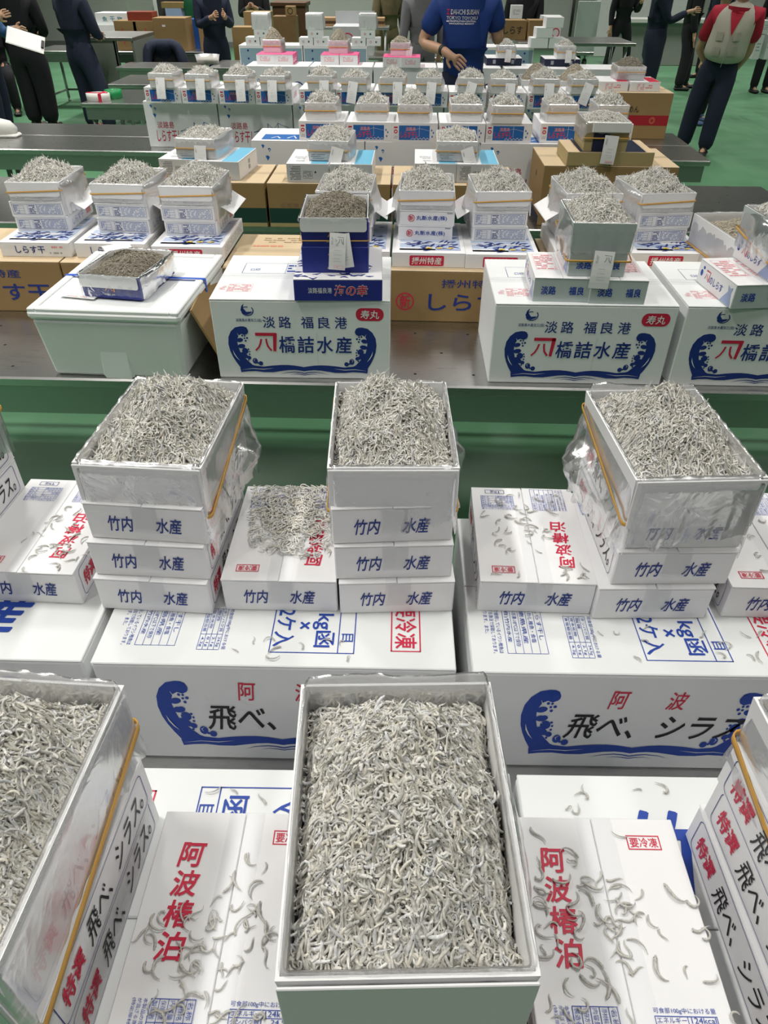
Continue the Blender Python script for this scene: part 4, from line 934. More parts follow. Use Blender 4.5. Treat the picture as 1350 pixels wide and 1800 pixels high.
tag_paper(o, .012, -.1335, .041, 8, 4, .048, .102, True, '八'); tag_paper(o, .020, -.1325, .038, 6, -8, .048, .095, False)
pile(pile_mesh('whitebait_pile', .178, .236, .069, .112, 3000, .020, .0011, 5, 4, 91, FISHD, (0, .05), 1.8), o.location, y, 'grey-brown whitebait heaped in the open blue box on the blue stack')
loc, y = seat((147, 519.7), (252.5, 529.8), styro_top, .25, R(-9))
o = blue_box('open blue box of grey-brown whitebait wrapped in film on the styrofoam box', 'open box', True, .072, GBl); o.location = loc; o.rotation_euler.z = y
mb = MB(); liner_mesh(mb, .2, .258, .072, .004, lambda nx, ny: .064, 15, CLEAR, 90, 5, [(1, 0, -.2, .6, .008)], .0015); mb.build('plastic_wrap', o)
pile(pile_mesh('whitebait_pile', .178, .236, .058, .088, 2600, .020, .0011, 5, 4, 92, FISHD, (.1, .1), 2.2), o.location, y, 'grey-brown whitebait filling the open blue box on the styrofoam lid')
def slip(x, y, z, w, l, rz, label, tilt=0):
    mb = MB(); n = 6; mb.add([((u-.5)*w, (i/(n-1)-.5)*l, .012*tilt*math.sin(i/(n-1)*2.6)+.0008) for i in range(n) for u in (0, 1)], [(2*i, 2*i+1, 2*i+3, 2*i+2) for i in range(n-1)], PAPER)
    mb.micro(face((-w/2, -l/2, .001), (1, 0, 0), (0, 1, 0)), w*.1, l*.08, w*.8, l*.16, PINKRED, 1, random.Random(2)) if not tilt else None
    o = mb.build('paper_slip', None, (x, y, z), rz); return tag(o, label, 'paper')
a = at(125, 520, styro_top); slip(a[0]+.03, a[1]+.02, styro_top, .12, .075, R(-12), 'white paper slip under the left side of the blue box on the styrofoam lid')
a = at(208, 441, styro_top+.086); slip(a[0], a[1]-.01, styro_top+.1, .085, .05, R(35), 'white paper slip lying across the grey-brown fish above the styrofoam box', .5)

# ---- grey-sided boxes in pyramids
GW, GL, GH_ = .165, .235, .072
GSIDE = mat('grey_green_card', (.50, .57, .56), .5, var=.04)
def fuk_prints(mb, w, l, h):
    F = F_front(w, l, h); mb.text(F, '淡路', w*.13, h*.30, w*.40, h*.66, BLUE, .03); mb.text(F, '福良', w*.63, h*.30, w*.90, h*.66, BLUE, .03)
    for F in (F_left(w, l, h), F_right(w, l, h)):
        mb.text(F, 'のしらす', l*.34, h*.30, l*.70, h*.62, BLUE, .012); mb.line(F, [(l*.22, h*.72), (l*.33, h*.72), (l*.31, h*.3)], .005, RED); mb.text(F, '八', l*.2, h*.34, l*.3, h*.6, RED, .01)
        mb.pp(F, [(l*.70, h*.05), (l*.96, h*.05), (l*.92, h*.55), (l*.94, h*.80), (l*.88, h*.72), (l*.82, h*.80), (l*.84, h*.55)], PALEBLUE, .001); mb.ell(F, l*.10, h*.5, .008, .010, BLUE); mb.ell(F, l*.14, h*.75, .006, .005, BLUE)
def fuk_box(label):
    w, l, h = GW, GL, GH_; t = thing('grey_sided_box', label, 'box', group='grey-sided boxes stacked in pyramids'); rg = random.Random(2)
    mb = MB(); mb.bbox(-w/2, w/2, -l/2, l/2, 0, h-.0024, GSIDE, .0018); Fl = F_left(w, l, h); mb.rect(Fl, .002, .002, l-.002, h-.003, WHITE, .0003); Fl = F_right(w, l, h); mb.rect(Fl, .002, .002, l-.002, h-.003, WHITE, .0003); fuk_prints(mb, w, l, h); mb.build('carton_body', t)
    for s in (-1, 1):
        mb = MB(); x0, x1 = (-w/2, -.0006) if s < 0 else (.0006, w/2); mb.bbox(x0, x1, -l/2-.001, l/2, h-.0024, h, WHITE, .0007); F = F_top(w, l, h)
        u0, u1 = (.012, .075) if s < 0 else (.09, .155); mb.frame(F, u0, l*.28, u1, l*.9, PINKRED, .001, .0009); mb.micro(F, u0+.003, l*.3, u1-.003, l*.88, PINKRED, 9, rg, .5, .0009); mb.build('lid_flap', t)
    return t
def fuk_open(label, seed):
    w, l, h = .178, .245, .080; t = open_small(label, w, l, h, seed, GSIDE, WHITE2, lambda nx, ny: .085*max(0, -nx)+.03*max(0, nx)+.066*max(0, -ny)+.02, [(-1, 0, -.2, .5, .03), (1, 0, -.4, .4, .01)], {'z': lambda u, v: -.004+.02*v, 'off': .006, 'w': .006}, BAG, 'open lined boxes topping the grey-sided pyramids', 6, 100, .002, .02, .002); return t
GF = 'grey-sided boxes stacked in pyramids'
f1 = fuk_box('grey-sided box at the lower left of the pyramid on the right-of-centre wave carton'); place(f1, (936.6, 529), (1031.4, 532.4), ZH, GL, R(-2.0))
loc, y = seat((1034.5, 533.6), (1131, 535.5), ZH, GL, R(-1.5)); dup(f1, loc, y, 'grey-sided box at the lower right of the pyramid on the right-of-centre wave carton')
loc, y = seat((996, 485), (1096.6, 488), ZH+GH_, GL, R(-1.5)); dup(f1, loc, y, 'grey-sided box with a price slip, upper one of the right-of-centre pyramid')
o = fuk_open('open lined box of whitebait with amber band, topping the right-of-centre pyramid', 33); o.location = (loc[0], loc[1], ZH+2*GH_+.0006); o.rotation_euler.z = y
tag_paper(o, .012, -.131, .006, 6, 3, .058, .105, False, '八')
pile(pile_mesh('whitebait_pile', .158, .225, .066, .118, 3000, .023, .0015, 5, 4, 95, FISH, (.05, .15), 1.8, .007, 0, .002, (-.006, .006), .6), o.location, y, 'pale whitebait heaped on top of the right-of-centre grey-sided pyramid')
a = at(1270.7, 541, ZH); loc3 = (a[0]+GW/2+.004, a[1]+GL/2-.004, ZH); dup(f1, loc3, R(6), 'grey-sided box with a small picture side, on the wave carton at the right edge')
lo = (loc3[0]+.10, loc3[1]+.02, ZH+GH_); dup(f1, lo, R(5), 'grey-sided box half out of the picture, on the box at the right edge')
dup(f1, (loc3[0]+GW+.01, loc3[1]+.012, ZH), R(6), 'grey-sided box out at the right edge, lower right of that pyramid')
o = fuk_open('open lined box of whitebait at the top of the pyramid cut by the right edge', 34); o.location = (lo[0], lo[1], ZH+2*GH_+.0006); o.rotation_euler.z = R(5)
pile(pile_mesh('whitebait_pile', .158, .225, .066, .116, 2200, .023, .0015, 5, 4, 96, FISH, (0, .1), 1.8, .007, 0, .002, (-.006, .006), .6), o.location, R(5), 'pale whitebait heaped on the pyramid cut by the right edge')
strew([(1075, 480), (1125, 490), (1120, 460), (1085, 450)], ZH+GH_, 5, 'one of the few whitebait on the lower right grey-sided box', 'loose fish on the pyramid boxes')

# ================================================================ fourth row: cartons with a dark green band
def band_prints(part, mb, w, l, h):
    rg = random.Random(6)
    if part == 'body':
        for F, ww in ((F_front(w, l, h), w), (F_right(w, l, h), l), (F_left(w, l, h), l)): mb.rect(F, .002, h*.10, ww-.002, h*.44, GREENC); mb.rect(F, .002, .002, ww-.002, h*.10, TAN)
        F = F_front(w, l, h); mb.text(F, '日間賀島', w*.10, h*.46, w*.31, h*.56, mat('brown_print', (.30, .20, .11), .6), .004); mb.ell(F, w*.43, h*.57, .018, .022, BLACK); mb.pp(F, [(w*.43, h*.44), (w*.455, h*.40), (w*.445, h*.55)], BLACK)
    elif part == 'near': F = F_top(w, l, h); mb.micro(F, w*.12, .03, w*.3, .13, mat('brown_print', (.30, .20, .11), .6), 5, rg, .35)
XW, XL, XH = .603, .40, .207
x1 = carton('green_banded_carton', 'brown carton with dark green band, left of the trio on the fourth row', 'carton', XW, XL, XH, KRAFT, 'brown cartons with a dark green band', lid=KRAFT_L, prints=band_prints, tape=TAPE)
a = at(476, 399, T); move(x1, a[0]-XW/2-.012, a[1]+XL/2, T, -.4)
dup(x1, (a[0]+XW/2, a[1]+XL/2-.003, T), R(-.4), 'brown carton with dark green band, middle of the trio on the fourth row')
dup(x1, (a[0]+XW*1.5+.012, a[1]+XL/2-.008, T), R(-.4), 'brown carton with dark green band, right of the trio on the fourth row')
ZX = T+XH
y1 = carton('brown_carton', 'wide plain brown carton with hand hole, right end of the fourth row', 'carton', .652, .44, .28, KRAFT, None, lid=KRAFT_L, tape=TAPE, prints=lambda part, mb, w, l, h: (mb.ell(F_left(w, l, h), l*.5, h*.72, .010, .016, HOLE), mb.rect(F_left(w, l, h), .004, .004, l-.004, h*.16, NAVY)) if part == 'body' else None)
place(y1, (959, 293), (1192, 292), T+.28, .44, R(-1.0)); y1.location.z = T
# ---- grey and white boxes with a sky blue stripe
GWW, GWL, GWH = .203, .33, .084
def stripe_box(label):
    w, l, h = GWW, GWL, GWH; rg = random.Random(14); t = thing('striped_lid_box', label, 'box', group='grey boxes with a sky blue striped lid'); mb = MB(); mb.bbox(-w/2, w/2, -l/2, l/2, 0, h-.0025, GREYCARD, .002)
    F = F_front(w, l, h); mb.micro(F, w*.08, h*.12, w*.34, h*.88, BLACK, 9, rg, .3); mb.frame(F, w*.40, h*.22, w*.62, h*.62, BLACK, .0007); mb.micro(F, w*.41, h*.24, w*.61, h*.6, BLACK, 5, rg, .25); mb.ell(F, w*.69, h*.56, .004, .005, BLACK)
    F = F_right(w, l, h); mb.rect(F, .003, .002, l-.003, h-.004, WHITE, .0003); mb.micro(F, l*.2, h*.3, l*.4, h*.7, GREYINK, 1, rg, .8); mb.micro(F, l*.5, h*.2, l*.6, h*.8, GREYINK, 2, rg, .8); mb.build('carton_body', t)
    mb = MB(); mb.bbox(-w/2, w/2, -l/2, l/2, h-.0025, h, WHITE, .001); F = F_top(w, l, h); mb.rect(F, w*.58, .002, w*.98, l-.002, SKY, .0005); mb.micro(F, w*.12, l*.3, w*.4, l*.5, GREYINK, 3, rg, .35); mb.rect(F, w*.2, l*.15, w*.4, l*.24, GREYCARD); mb.build('box_lid', t); return t
W0 = stripe_box('striped-lid box, left one of the left pair on the green-banded cartons'); place(W0, (284, 311), (352, 314), ZX, GWL, R(-6))
for l, r, yw, lab in (((354, 314.5), (420, 318.4), -6, 'right one of the left pair'), ((506, 320.4), (577, 321.3), -1, 'left one of the middle pair'), ((582, 321.5), (653, 322), -1, 'right one of the middle pair'), ((729, 320), (800, 321), -1, 'left one of the right pair'), ((803, 321), (873, 322), -1, 'right one of the right pair')):
    loc, y = seat(l, r, ZX, GWL, R(yw)); dup(W0, loc, y, f'striped-lid box, {lab} on the green-banded cartons')
NW, NL, NH = .198, .295, .088
def mid_open(label, side, seed, w=NW, l=NL, h=NH, group='open film-lined boxes on the striped-lid boxes', bag=BAGM, mw=WHITE, dz=.05, bw=.005, rows=5, n=70, printed=True):
    def front(mb, w, l, h):
        if printed: F = F_front(w, l, h); mb.rect(F, w*.02, .004, w*.98, h*.42, GREYCARD); mb.micro(F, w*.08, h*.1, w*.45, h*.38, GREYINK, 3, random.Random(3), .5)
    t = open_small(label, w, l, h, seed, mw, WHITE2, lambda nx, ny: h*.55*max(0, -ny)+h*1.0*max(0, side*nx)+h*.6*max(0, -side*nx)+.05*max(0, ny), [(side, 0, -.1, .7, .02)], {'z': lambda u, v: dz+.004*v, 'off': .0035, 'w': bw}, bag, group, rows, n, .002, .02, .002, front=front)
    return t
WT = ZX+GWH
PF = [pile_mesh('whitebait_pile', NW-.016, NL-.016, NH-.010, NH+[.020, .034, .028][i], 1700, .024, .0018, 4, 4, 140+i, FISH, (0, .1), 1.8, .007, 0, .001, (-.005, .006), .6) for i in range(3)]
tags = {}
MO = None
for i, (l, r, yw, wh, tr, tx) in enumerate((((311.5, 278), (379, 281.4), -7, 'left', 0, .03), ((542.6, 282), (612, 285.7), -4, 'middle', 14, .05), ((767.4, 284), (837, 285.7), -2, 'right', -20, .045))):
    loc, y = seat(l, r, WT, NL, R(yw)); lab = f'open film-lined box with price slip on the {wh} pair of striped-lid boxes'
    o = mid_open(lab, 1, 150+i); o.location = (loc[0], loc[1], WT+.0006); o.rotation_euler.z = y; tag_paper(o, tx, -NL/2-.006, .062, 10, tr, .06, .118, True)
    pile(PF[i], o.location, y, f'pale whitebait in the open box on the {wh} pair of striped-lid boxes', 'heaps of whitebait on the striped-lid boxes')
# ---- tan boxes with navy panels on the wide brown carton
ZY = T+.28
def tan_box(label):
    w, l, h = .206, .30, .062; t = thing('tan_box', label, 'box', group='tan boxes with a navy panel'); mb = MB(); mb.bbox(-w/2, w/2, -l/2, l/2, 0, h-.0025, TAN, .002); mb.build('carton_body', t)
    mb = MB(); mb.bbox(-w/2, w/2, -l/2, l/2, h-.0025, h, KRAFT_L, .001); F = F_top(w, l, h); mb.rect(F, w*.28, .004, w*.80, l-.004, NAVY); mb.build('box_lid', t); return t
q = tan_box('tan box with navy lid panel, left one on the wide brown carton'); place(q, (994.8, 291.9), (1070, 292.4), ZY, .30, R(-1))
loc, y = seat((1071.5, 292.4), (1146, 292.4), ZY, .30, R(-1)); dup(q, loc, y, 'tan box with navy lid panel, right one on the wide brown carton')
loc, y = seat((1024.4, 266), (1100, 268), ZY+.062, .29, R(-2))
def tanfront(mb, w, l, h): mb.rect(F_front(w, l, h), w*.20, .002, w*.56, h-.002, NAVY)
t = thing('open_tan_box', 'open tan box with navy front panel, film lined, on the two tan boxes', 'open box'); mb = MB(); open_walls(mb, .21, .29, .125, TAN, WHITE2); tanfront(mb, .21, .29, .125); mb.build('box_walls', t)
mb = MB(); liner_mesh(mb, .21, .29, .125, .03, lambda nx, ny: .045+.03*max(0, -nx), 171, BAGM, 80, 5, [(-1, 0, 0, .6, .012)], .003); mb.build('plastic_liner', t); mb = MB(); band_mesh(mb, .21, .29, .004, lambda u, v: .058, BAND, .006); mb.build('rubber_band', t)
mb = MB(); mb.bbox(-.075, .105, -.158, -.150, .083, .128, PAPER, .004); mb.build('lid_tongue', t); tag_paper(t, .022, -.158, .072, 6, 4, .066, .122, True)
t.location = (loc[0], loc[1], loc[2]+.0006); t.rotation_euler.z = y
pile(pile_mesh('whitebait_pile', .19, .27, .112, .145, 1100, .022, .0014, 4, 4, 172, FISH, (0, .1), 2), t.location, y, 'pale whitebait in the open tan box with navy front panel')

# ================================================================ island cartons, near row on the fourth table and far row behind it
AW, AL, AH = .515, .42, .286
ISLE = mat('isle_card', (.74, .77, .77), .55, var=.04); ISBLUE = mat('slate_blue_ink', (.16, .27, .40), .5); BRK = mat('brush_red_ink', (.50, .05, .09), .5)
def isle_prints(part, mb, w, l, h):
    if part != 'body': return
    F = F_front(w, l, h); mb.text(F, '淡路島', w*.15, h*.42, w*.38, h*.57, BRK, .006, .1); mb.text(F, 'しらす干し', w*.12, h*.12, w*.47, h*.38, BRK, .016, .1)
    for u, v, s in ((.10, .90, .7), (.155, .84, .7), (.135, .70, .9)):
        mb.pp(F, [(w*u-.013*s, h*v+.010*s), (w*u+.002*s, h*v+.014*s), (w*u+.013*s, h*v+.004*s), (w*u, h*v-.016*s)][::-1], LABELBLUE)
    mb.pp(F, [(w*.155-.003, h*.84+.002), (w*.155+.005, h*.84+.002), (w*.155, h*.84-.006)][::-1], ISLE, .0012)
    for k, u in enumerate((.66, .80)): mb.line(F, [(w*u, h*.30), (w*u, h*(.56-.0*k))], .006, ISBLUE)
    mb.line(F, [(w*.46, h*.36), (w*.60, h*.40), (w*.96, h*.46)], .005, ISBLUE)
    for a_, b_ in (((.46, .36), (.56, .44)), ((.56, .44), (.66, .38)), ((.66, .55), (.74, .44)), ((.74, .44), (.80, .57)), ((.80, .57), (.94, .48))): mb.line(F, [(w*a_[0], h*a_[1]), (w*(a_[0]+b_[0])/2, h*((a_[1]+b_[1])/2-.015)), (w*b_[0], h*b_[1])], .004, ISBLUE)
    for k in range(3): mb.line(F, [(w*(.52+.09*k), h*(.26-.03*k)), (w*(.60+.09*k), h*(.24-.03*k)), (w*(.70+.09*k), h*(.27-.03*k))], [.001, .006, .001], ISBLUE)
GA = 'white island cartons with a blue bridge'
z1 = carton('island_carton', 'island carton with red brush lettering, leftmost in the far row', 'carton', AW, AL, AH, ISLE, GA, lid=WHITE, prints=isle_prints)
a = at(265.6, 258.4, T); YZ = a[1]; move(z1, a[0]+AW/2, a[1]+AL/2, T, -1.6); ux, uy = math.cos(R(-1.6)), math.sin(R(-1.6))
pos = lambda k: (a[0]+(AW/2+(AW+.008)*k)*ux, a[1]+AL/2+(AW+.008)*k*uy, T)
for k in range(1, 6): dup(z1, pos(k), R(-1.6), f'island carton, {ORD[k]} from the left in the far row')
ZA = T+AH
zf = at(442, 247, ZA); ZW = .62
f0 = carton('island_carton', 'wide island carton at the left of the near row, blue printed lid', 'carton', ZW, .36, AH, ISLE, GA, lid=WHITE, prints=lambda part, mb, w, l, h: (isle_prints(part, mb, w, l, h), mb.rect(F_top(w, l, h), .05, .03, w-.02, l*.5-.004, LABELBLUE, .0008) if part == 'near' else None, [mb.line(F_top(w, l, h), [(.10+.09*k, .07), (.13+.09*k, .11+.02*(k % 2)), (.15+.09*k, .06)], .010, WINK, .0012) for k in range(3)] if part == 'near' else None))
f0.location = (zf[0]+ZW/2, zf[1]+.18, T); f0.rotation_euler.z = R(-.9)
dup(f0, (zf[0]+ZW*1.5+.004, zf[1]+.18-.01, T), R(-.9), 'wide island carton in the middle of the near row'); dup(f0, (zf[0]+ZW*2.5+.012, zf[1]+.18-.02, T), R(-.9), 'wide island carton at the right of the near row, behind the tan boxes')
# ---- small boxes with the blue picture label
SWd, SLd, SHd = .246, .33, .094
def pict_box(label):
    w, l, h = SWd, SLd, SHd; t = thing('picture_label_box', label, 'box', group='white boxes with a blue picture label'); mb = MB(); mb.bbox(-w/2, w/2, -l/2, l/2, 0, h-.0025, WHITE, .002); F = F_front(w, l, h)
    mb.text(F, '10', w*.045, h*.48, w*.125, h*.80, RED, .03) if False else mb.ring(F, w*.085, h*.55, .008, .007, .005, RED); mb.rect(F, w*.045, h*.72, w*.125, h*.80, RED); mb.micro(F, w*.04, h*.18, w*.13, h*.34, GREYINK, 2, random.Random(1), .4)
    mb.rect(F, w*.155, h*.12, w*.825, h*.86, LABELBLUE); mb.text(F, '淡路島', w*.30, h*.58, w*.52, h*.78, PINKRED, .02, .1, .0012); mb.text(F, 'しらす干し', w*.19, h*.22, w*.58, h*.55, mat('bright_red_ink', (.72, .05, .08), .5), .03, .1, .0012)
    mb.line(F, [(w*.60, h*.30), (w*.60, h*.84)], .0012, WINK, .0012); mb.line(F, [(w*.44, h*.62), (w*.60, h*.72), (w*.82, h*.60)], .0010, WINK, .0012)
    for k in range(5): mb.line(F, [(w*(.42+.08*k), h*.15), (w*(.46+.08*k), h*(.23+.03*(k % 2))), (w*(.50+.08*k), h*.15)], .0022, WINK, .0012)
    for u, v in ((.87, .62), (.91, .5), (.885, .30)): mb.ell(F, w*u, h*v, .004, .006, LABELBLUE, n=5)
    F = F_right(w, l, h); mb.text(F, 'しらす干し', l*.3, h*.3, l*.7, h*.7, RED, .01); mb.build('carton_body', t)
    mb = MB(); mb.bbox(-w/2, w/2, -l/2, l/2, h-.0025, h, WHITE, .001); mb.build('box_lid', t); return t
PB = pict_box('picture-label box at the left end of the near island row')
near = [((526, 246.5), (606, 247.5)), ((609.7, 248.5), (688.4, 249.5)), ((689, 250), (768, 250.4)), ((771, 250.6), (851.6, 251)), ((852, 251), (932.7, 251.3)), ((949, 251), (1026, 252)), ((1029, 252), (1106, 252.6))]
far = [((256.4, 181), (320, 182)), ((320.7, 182), (385, 183)), ((386, 183), (450, 184)), ((450.5, 184), (514, 185.6)), ((527, 184.5), (590, 185.5)), ((590.6, 185.6), (655, 187)), ((658, 187.5), (721, 188.5)), ((722, 188.5), (786, 189.5)), ((789, 190), (852, 191)), ((858, 191), (922, 192)), ((927, 192), (991, 193)), ((993, 193), (1060, 194.4))]
used_pb = [0]
def put_pb(l, r, lab, yaw):
    loc, y = seat(l, r, ZA, SLd, R(yaw))
    if not used_pb[0]: used_pb[0] = 1; PB.location = loc; PB.rotation_euler.z = y; PB['label'] = lab; return
    dup(PB, loc, y, lab)
for i, (l, r) in enumerate(near): put_pb(l, r, f'picture-label box, {ORD[i]} from the left on the near island row', -1.0)
for i, (l, r) in enumerate(far): put_pb(l, r, f'picture-label box, {ORD[i]} from the left on the far island row', -1.6)
# ---- heaped open boxes on them
QW, QL, QH = .166, .24, .082
PQ = [pile_mesh('whitebait_pile', QW-.014, QL-.014, QH-.008, QH+[.036, .026, .044, .03][i], 950, .025, .0021, 3, 4, 200+i, FISH, ([0, .15, -.1, .1][i], .0), 1.6, .008, 0, .001, (-.005, .007), .6) for i in range(4)]
TQ = {}
def put_open(i, l, r, lab, yaw, side, slip_=None, zt=ZA+SHd, pm=None, plab=None, grp='heaps of whitebait on the picture-label boxes', nm='open film-lined boxes on the picture-label boxes'):
    loc, y = seat(l, r, zt, QL, R(yaw)); loc = (loc[0], loc[1], zt+.0006); k = side
    if k not in TQ:
        TQ[k] = mid_open(lab, side, 210+side, QW, QL, QH, nm, BAGM, WHITE, .050, .006, 4, 50, False); TQ[k].location = loc; TQ[k].rotation_euler.z = y; o = TQ[k]
    else:
        o = TQ[k].copy(); C.objects.link(o); o.location = loc; o.rotation_euler.z = y; o['label'] = lab; o['group'] = nm
        for ch in TQ[k].children:
            if ch.name.startswith('paper_tag'): continue
            c = ch.copy(); C.objects.link(c); c.parent = o
    if slip_: tag_paper(o, slip_[0], -QL/2-.006, .060, 12, slip_[1], .062, .125, False)
    pile(pm or PQ[i % 4], loc, y, plab or lab.replace('open film-lined box', 'whitebait heaped in the open box'), grp)
no = [((537.5, 212.4), (590, 211.7), 1), ((627.8, 212.4), (680.6, 214), -1), ((701, 215), (752, 216), 1), ((793, 214), (844, 216), 1), ((864, 217.5), (918, 217.5), -1), ((960.7, 214.8), (1013, 216), -1), ((1048, 216), (1101, 217), -1)]
fo = [((264.4, 154), (304.6, 155), 1, (0, 0)), ((328.7, 155), (369, 157.4), 1, (.02, 0)), ((396.4, 157), (435.5, 159.7), 1, (.03, -2)), ((462, 159), (497.5, 160), 1, (.0, 0)), ((543.6, 158.6), (581.8, 160.6), 1, (.03, 0)), ((600.5, 161), (643, 163), 1, (.0, 8)),
      ((670, 161), (709.5, 164), -1, (.035, 0)), ((733, 163), (773.6, 163), 1, (.02, 4)), ((806.6, 163), (847.5, 164), -1, (.01, 14)), ((865, 164.7), (905.4, 165.4), -1, (.04, 2)), ((938.7, 164.8), (978.5, 165.8), -1, (.02, 0)), ((1004.4, 164.8), (1047, 166.7), -1, (.03, 18))]
for i, (l, r, s) in enumerate(no): put_open(i, l, r, f'open film-lined box, {ORD[i]} from the left on the near island row', -1, s)
for i, (l, r, s, sl) in enumerate(fo): put_open(i, l, r, f'open film-lined box with price slip, {ORD[i]} from the left on the far island row', -3, s, sl)
# ---- tall brown carton at the right with white and red boxes
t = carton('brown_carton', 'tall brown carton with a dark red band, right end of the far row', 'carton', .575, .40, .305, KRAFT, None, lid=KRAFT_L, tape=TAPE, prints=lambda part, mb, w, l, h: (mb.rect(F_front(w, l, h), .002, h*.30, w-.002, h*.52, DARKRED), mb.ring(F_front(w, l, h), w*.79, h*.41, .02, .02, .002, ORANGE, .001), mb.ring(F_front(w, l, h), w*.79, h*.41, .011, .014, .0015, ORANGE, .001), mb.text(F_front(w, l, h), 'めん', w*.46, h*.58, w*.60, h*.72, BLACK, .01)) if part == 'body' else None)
a = at(1168, 244.6, T); move(t, a[0]-.2875, a[1]+.2, T, -1.6); ztall = T+.305
def red_box(label):
    w, l, h = .218, .32, .062; t = thing('red_print_box', label, 'box', group='white boxes with red print on the tall carton'); rg = random.Random(4); mb = MB(); mb.bbox(-w/2, w/2, -l/2, l/2, 0, h-.0025, WHITE, .002); F = F_front(w, l, h)
    mb.frame(F, w*.24, h*.15, w*.48, h*.85, PINKRED, .001); mb.micro(F, w*.25, h*.2, w*.47, h*.8, PINKRED, 4, rg, .5); mb.micro(F, w*.52, h*.3, w*.75, h*.75, PINKRED, 2, rg, .6); mb.build('carton_body', t)
    mb = MB(); mb.bbox(-w/2, w/2, -l/2, l/2, h-.0025, h, WHITE, .001); mb.rect(F_top(w, l, h), w*.62, .004, w-.004, l-.05, RED); mb.build('box_lid', t); return t
rb = red_box('white box with red print, left one on the tall carton'); place(rb, (1048, 160), (1105, 161), ztall, .32, R(-2)); loc, y = seat((1106, 161), (1158, 161.6), ztall, .32, R(-2)); dup(rb, loc, y, 'white box with red print, right one on the tall carton')
loc, y = seat((1082, 141), (1133.7, 141.8), ztall+.062, .27, R(-3)); t = mid_open('open film-lined box of brown fish on the two red-print boxes', -1, 231, .205, .27, .085, None, BAGM, WHITE, .055); t.location = (loc[0], loc[1], loc[2]+.0006); t.rotation_euler.z = y
pile(pile_mesh('whitebait_pile', .19, .25, .078, .135, 900, .024, .0017, 3, 4, 232, FISHD, (0, 0), 1.6), t.location, y, 'brown fish heaped in the open box on the tall carton')

# ================================================================ circle-wave cartons behind the blue-shirted man
VW, VL, VH = .582, .40, .286
def circ_prints(part, mb, w, l, h):
    if part != 'body': return
    F = F_front(w, l, h); mb.ring(F, w*.82, h*.30, .062, .075, .010, DBLUE, a0=-20, a1=200); mb.line(F, [(w*.72, h*.30), (w*.80, h*.22), (w*.93, h*.32)], [.004, .02, .004], DBLUE); mb.ring(F, w*.80, h*.50, .010, .012, .004, DBLUE); mb.ell(F, w*.78, h*.33, .006, .007, DBLUE); mb.ell(F, w*.87, h*.25, .014, .010, DBLUE); mb.ring(F, w*.16, h*.28, .055, .065, .010, DBLUE, a0=0, a1=130); mb.ring(F, w*.19, h*.60, .010, .012, .004, DBLUE)
GV = 'white cartons with a blue circle mark'
v0 = carton('circle_mark_carton', 'circle-mark carton, leftmost behind the far island row', 'carton', VW, VL, VH, ISLE, GV, lid=WHITE, prints=circ_prints); a = at(432, 116, ZA); yv = R(-.8)
for k in range(6):
    p = (a[0]+VW/2+(VW+.012)*k, a[1]+VL/2-(VW+.012)*k*.014, T)
    if k == 0: v0.location = p; v0.rotation_euler.z = yv
    elif k < 4: dup(v0, p, yv, f'circle-mark carton, {ORD[k]} from the left behind the far island row')
def crest_prints(part, mb, w, l, h):
    if part != 'body': return
    F = F_front(w, l, h); mb.ring(F, w*.28, h*.55, .075, .080, .012, DBLUE)
    for u in (.235, .28, .325): mb.line(F, [(w*u, h*.35), (w*u, h*.72)], .008, DBLUE)
    mb.line(F, [(w*.22, h*.52), (w*.34, h*.52)], .010, DBLUE)
    for k in range(4): mb.line(F, [(w*(.48+.11*k), h*.78), (w*(.53+.11*k), h*.60), (w*(.47+.11*k), h*.45), (w*(.56+.11*k), h*.55)], [.006, .014, .010, .003], DBLUE)
c4 = carton('crest_carton', 'white carton with round blue crest, right of the blue-shirted man', 'carton', VW, VL, VH, ISLE, 'white cartons with a round blue crest', lid=WHITE, prints=crest_prints); move(c4, a[0]+VW/2+(VW+.012)*4+.02, a[1]+VL/2-.04, T, -1)
dup(c4, (a[0]+VW/2+(VW+.012)*5+.02, a[1]+VL/2-.05, T), R(-1), 'white carton with round blue crest, right-hand end of that row')
def pink_box(label):
    w, l, h = .172, .30, .08; t = thing('pink_box', label, 'box', group='white-fronted pink boxes'); rg = random.Random(4); mb = MB(); mb.bbox(-w/2, w/2, -l/2, l/2, 0, h-.0025, WHITE, .002); F = F_front(w, l, h); mb.micro(F, w*.2, h*.3, w*.75, h*.8, PINKRED, 4, rg, .5); mb.rect(F_right(w, l, h), .001, .001, l-.001, h-.003, PINKCARD, .0004); mb.text(F_right(w, l, h), '鮮', l*.3, h*.2, l*.6, h*.8, WINK, .02, 0, .001) if False else mb.micro(F_right(w, l, h), l*.1, h*.2, l*.8, h*.6, WINK, 2, rg, .5, .001); mb.build('carton_body', t)
    mb = MB(); mb.bbox(-w/2, w/2, -l/2, l/2, h-.0025, h, PINKCARD, .001); mb.build('box_lid', t); return t
pk = pink_box('pink-lidded box, left one of the left pair'); place(pk, (452, 113), (483, 113.4), ZA, .30, R(-1))
for l, r, lab in (((484, 113.4), (515, 113.8), 'right one of the left pair'), ((564, 114), (596, 114.2), 'left one of the middle pair'), ((597, 114.2), (629, 114.5), 'right one of the middle pair'), ((674, 118), (705, 118.8), 'left one of the right pair beside the blue-shirted man'), ((706.5, 118.8), (737.6, 119.6), 'right one of the right pair beside the blue-shirted man')):
    loc, y = seat(l, r, ZA, .30, R(-1)); dup(pk, loc, y, f'pink-lidded box, {lab}')
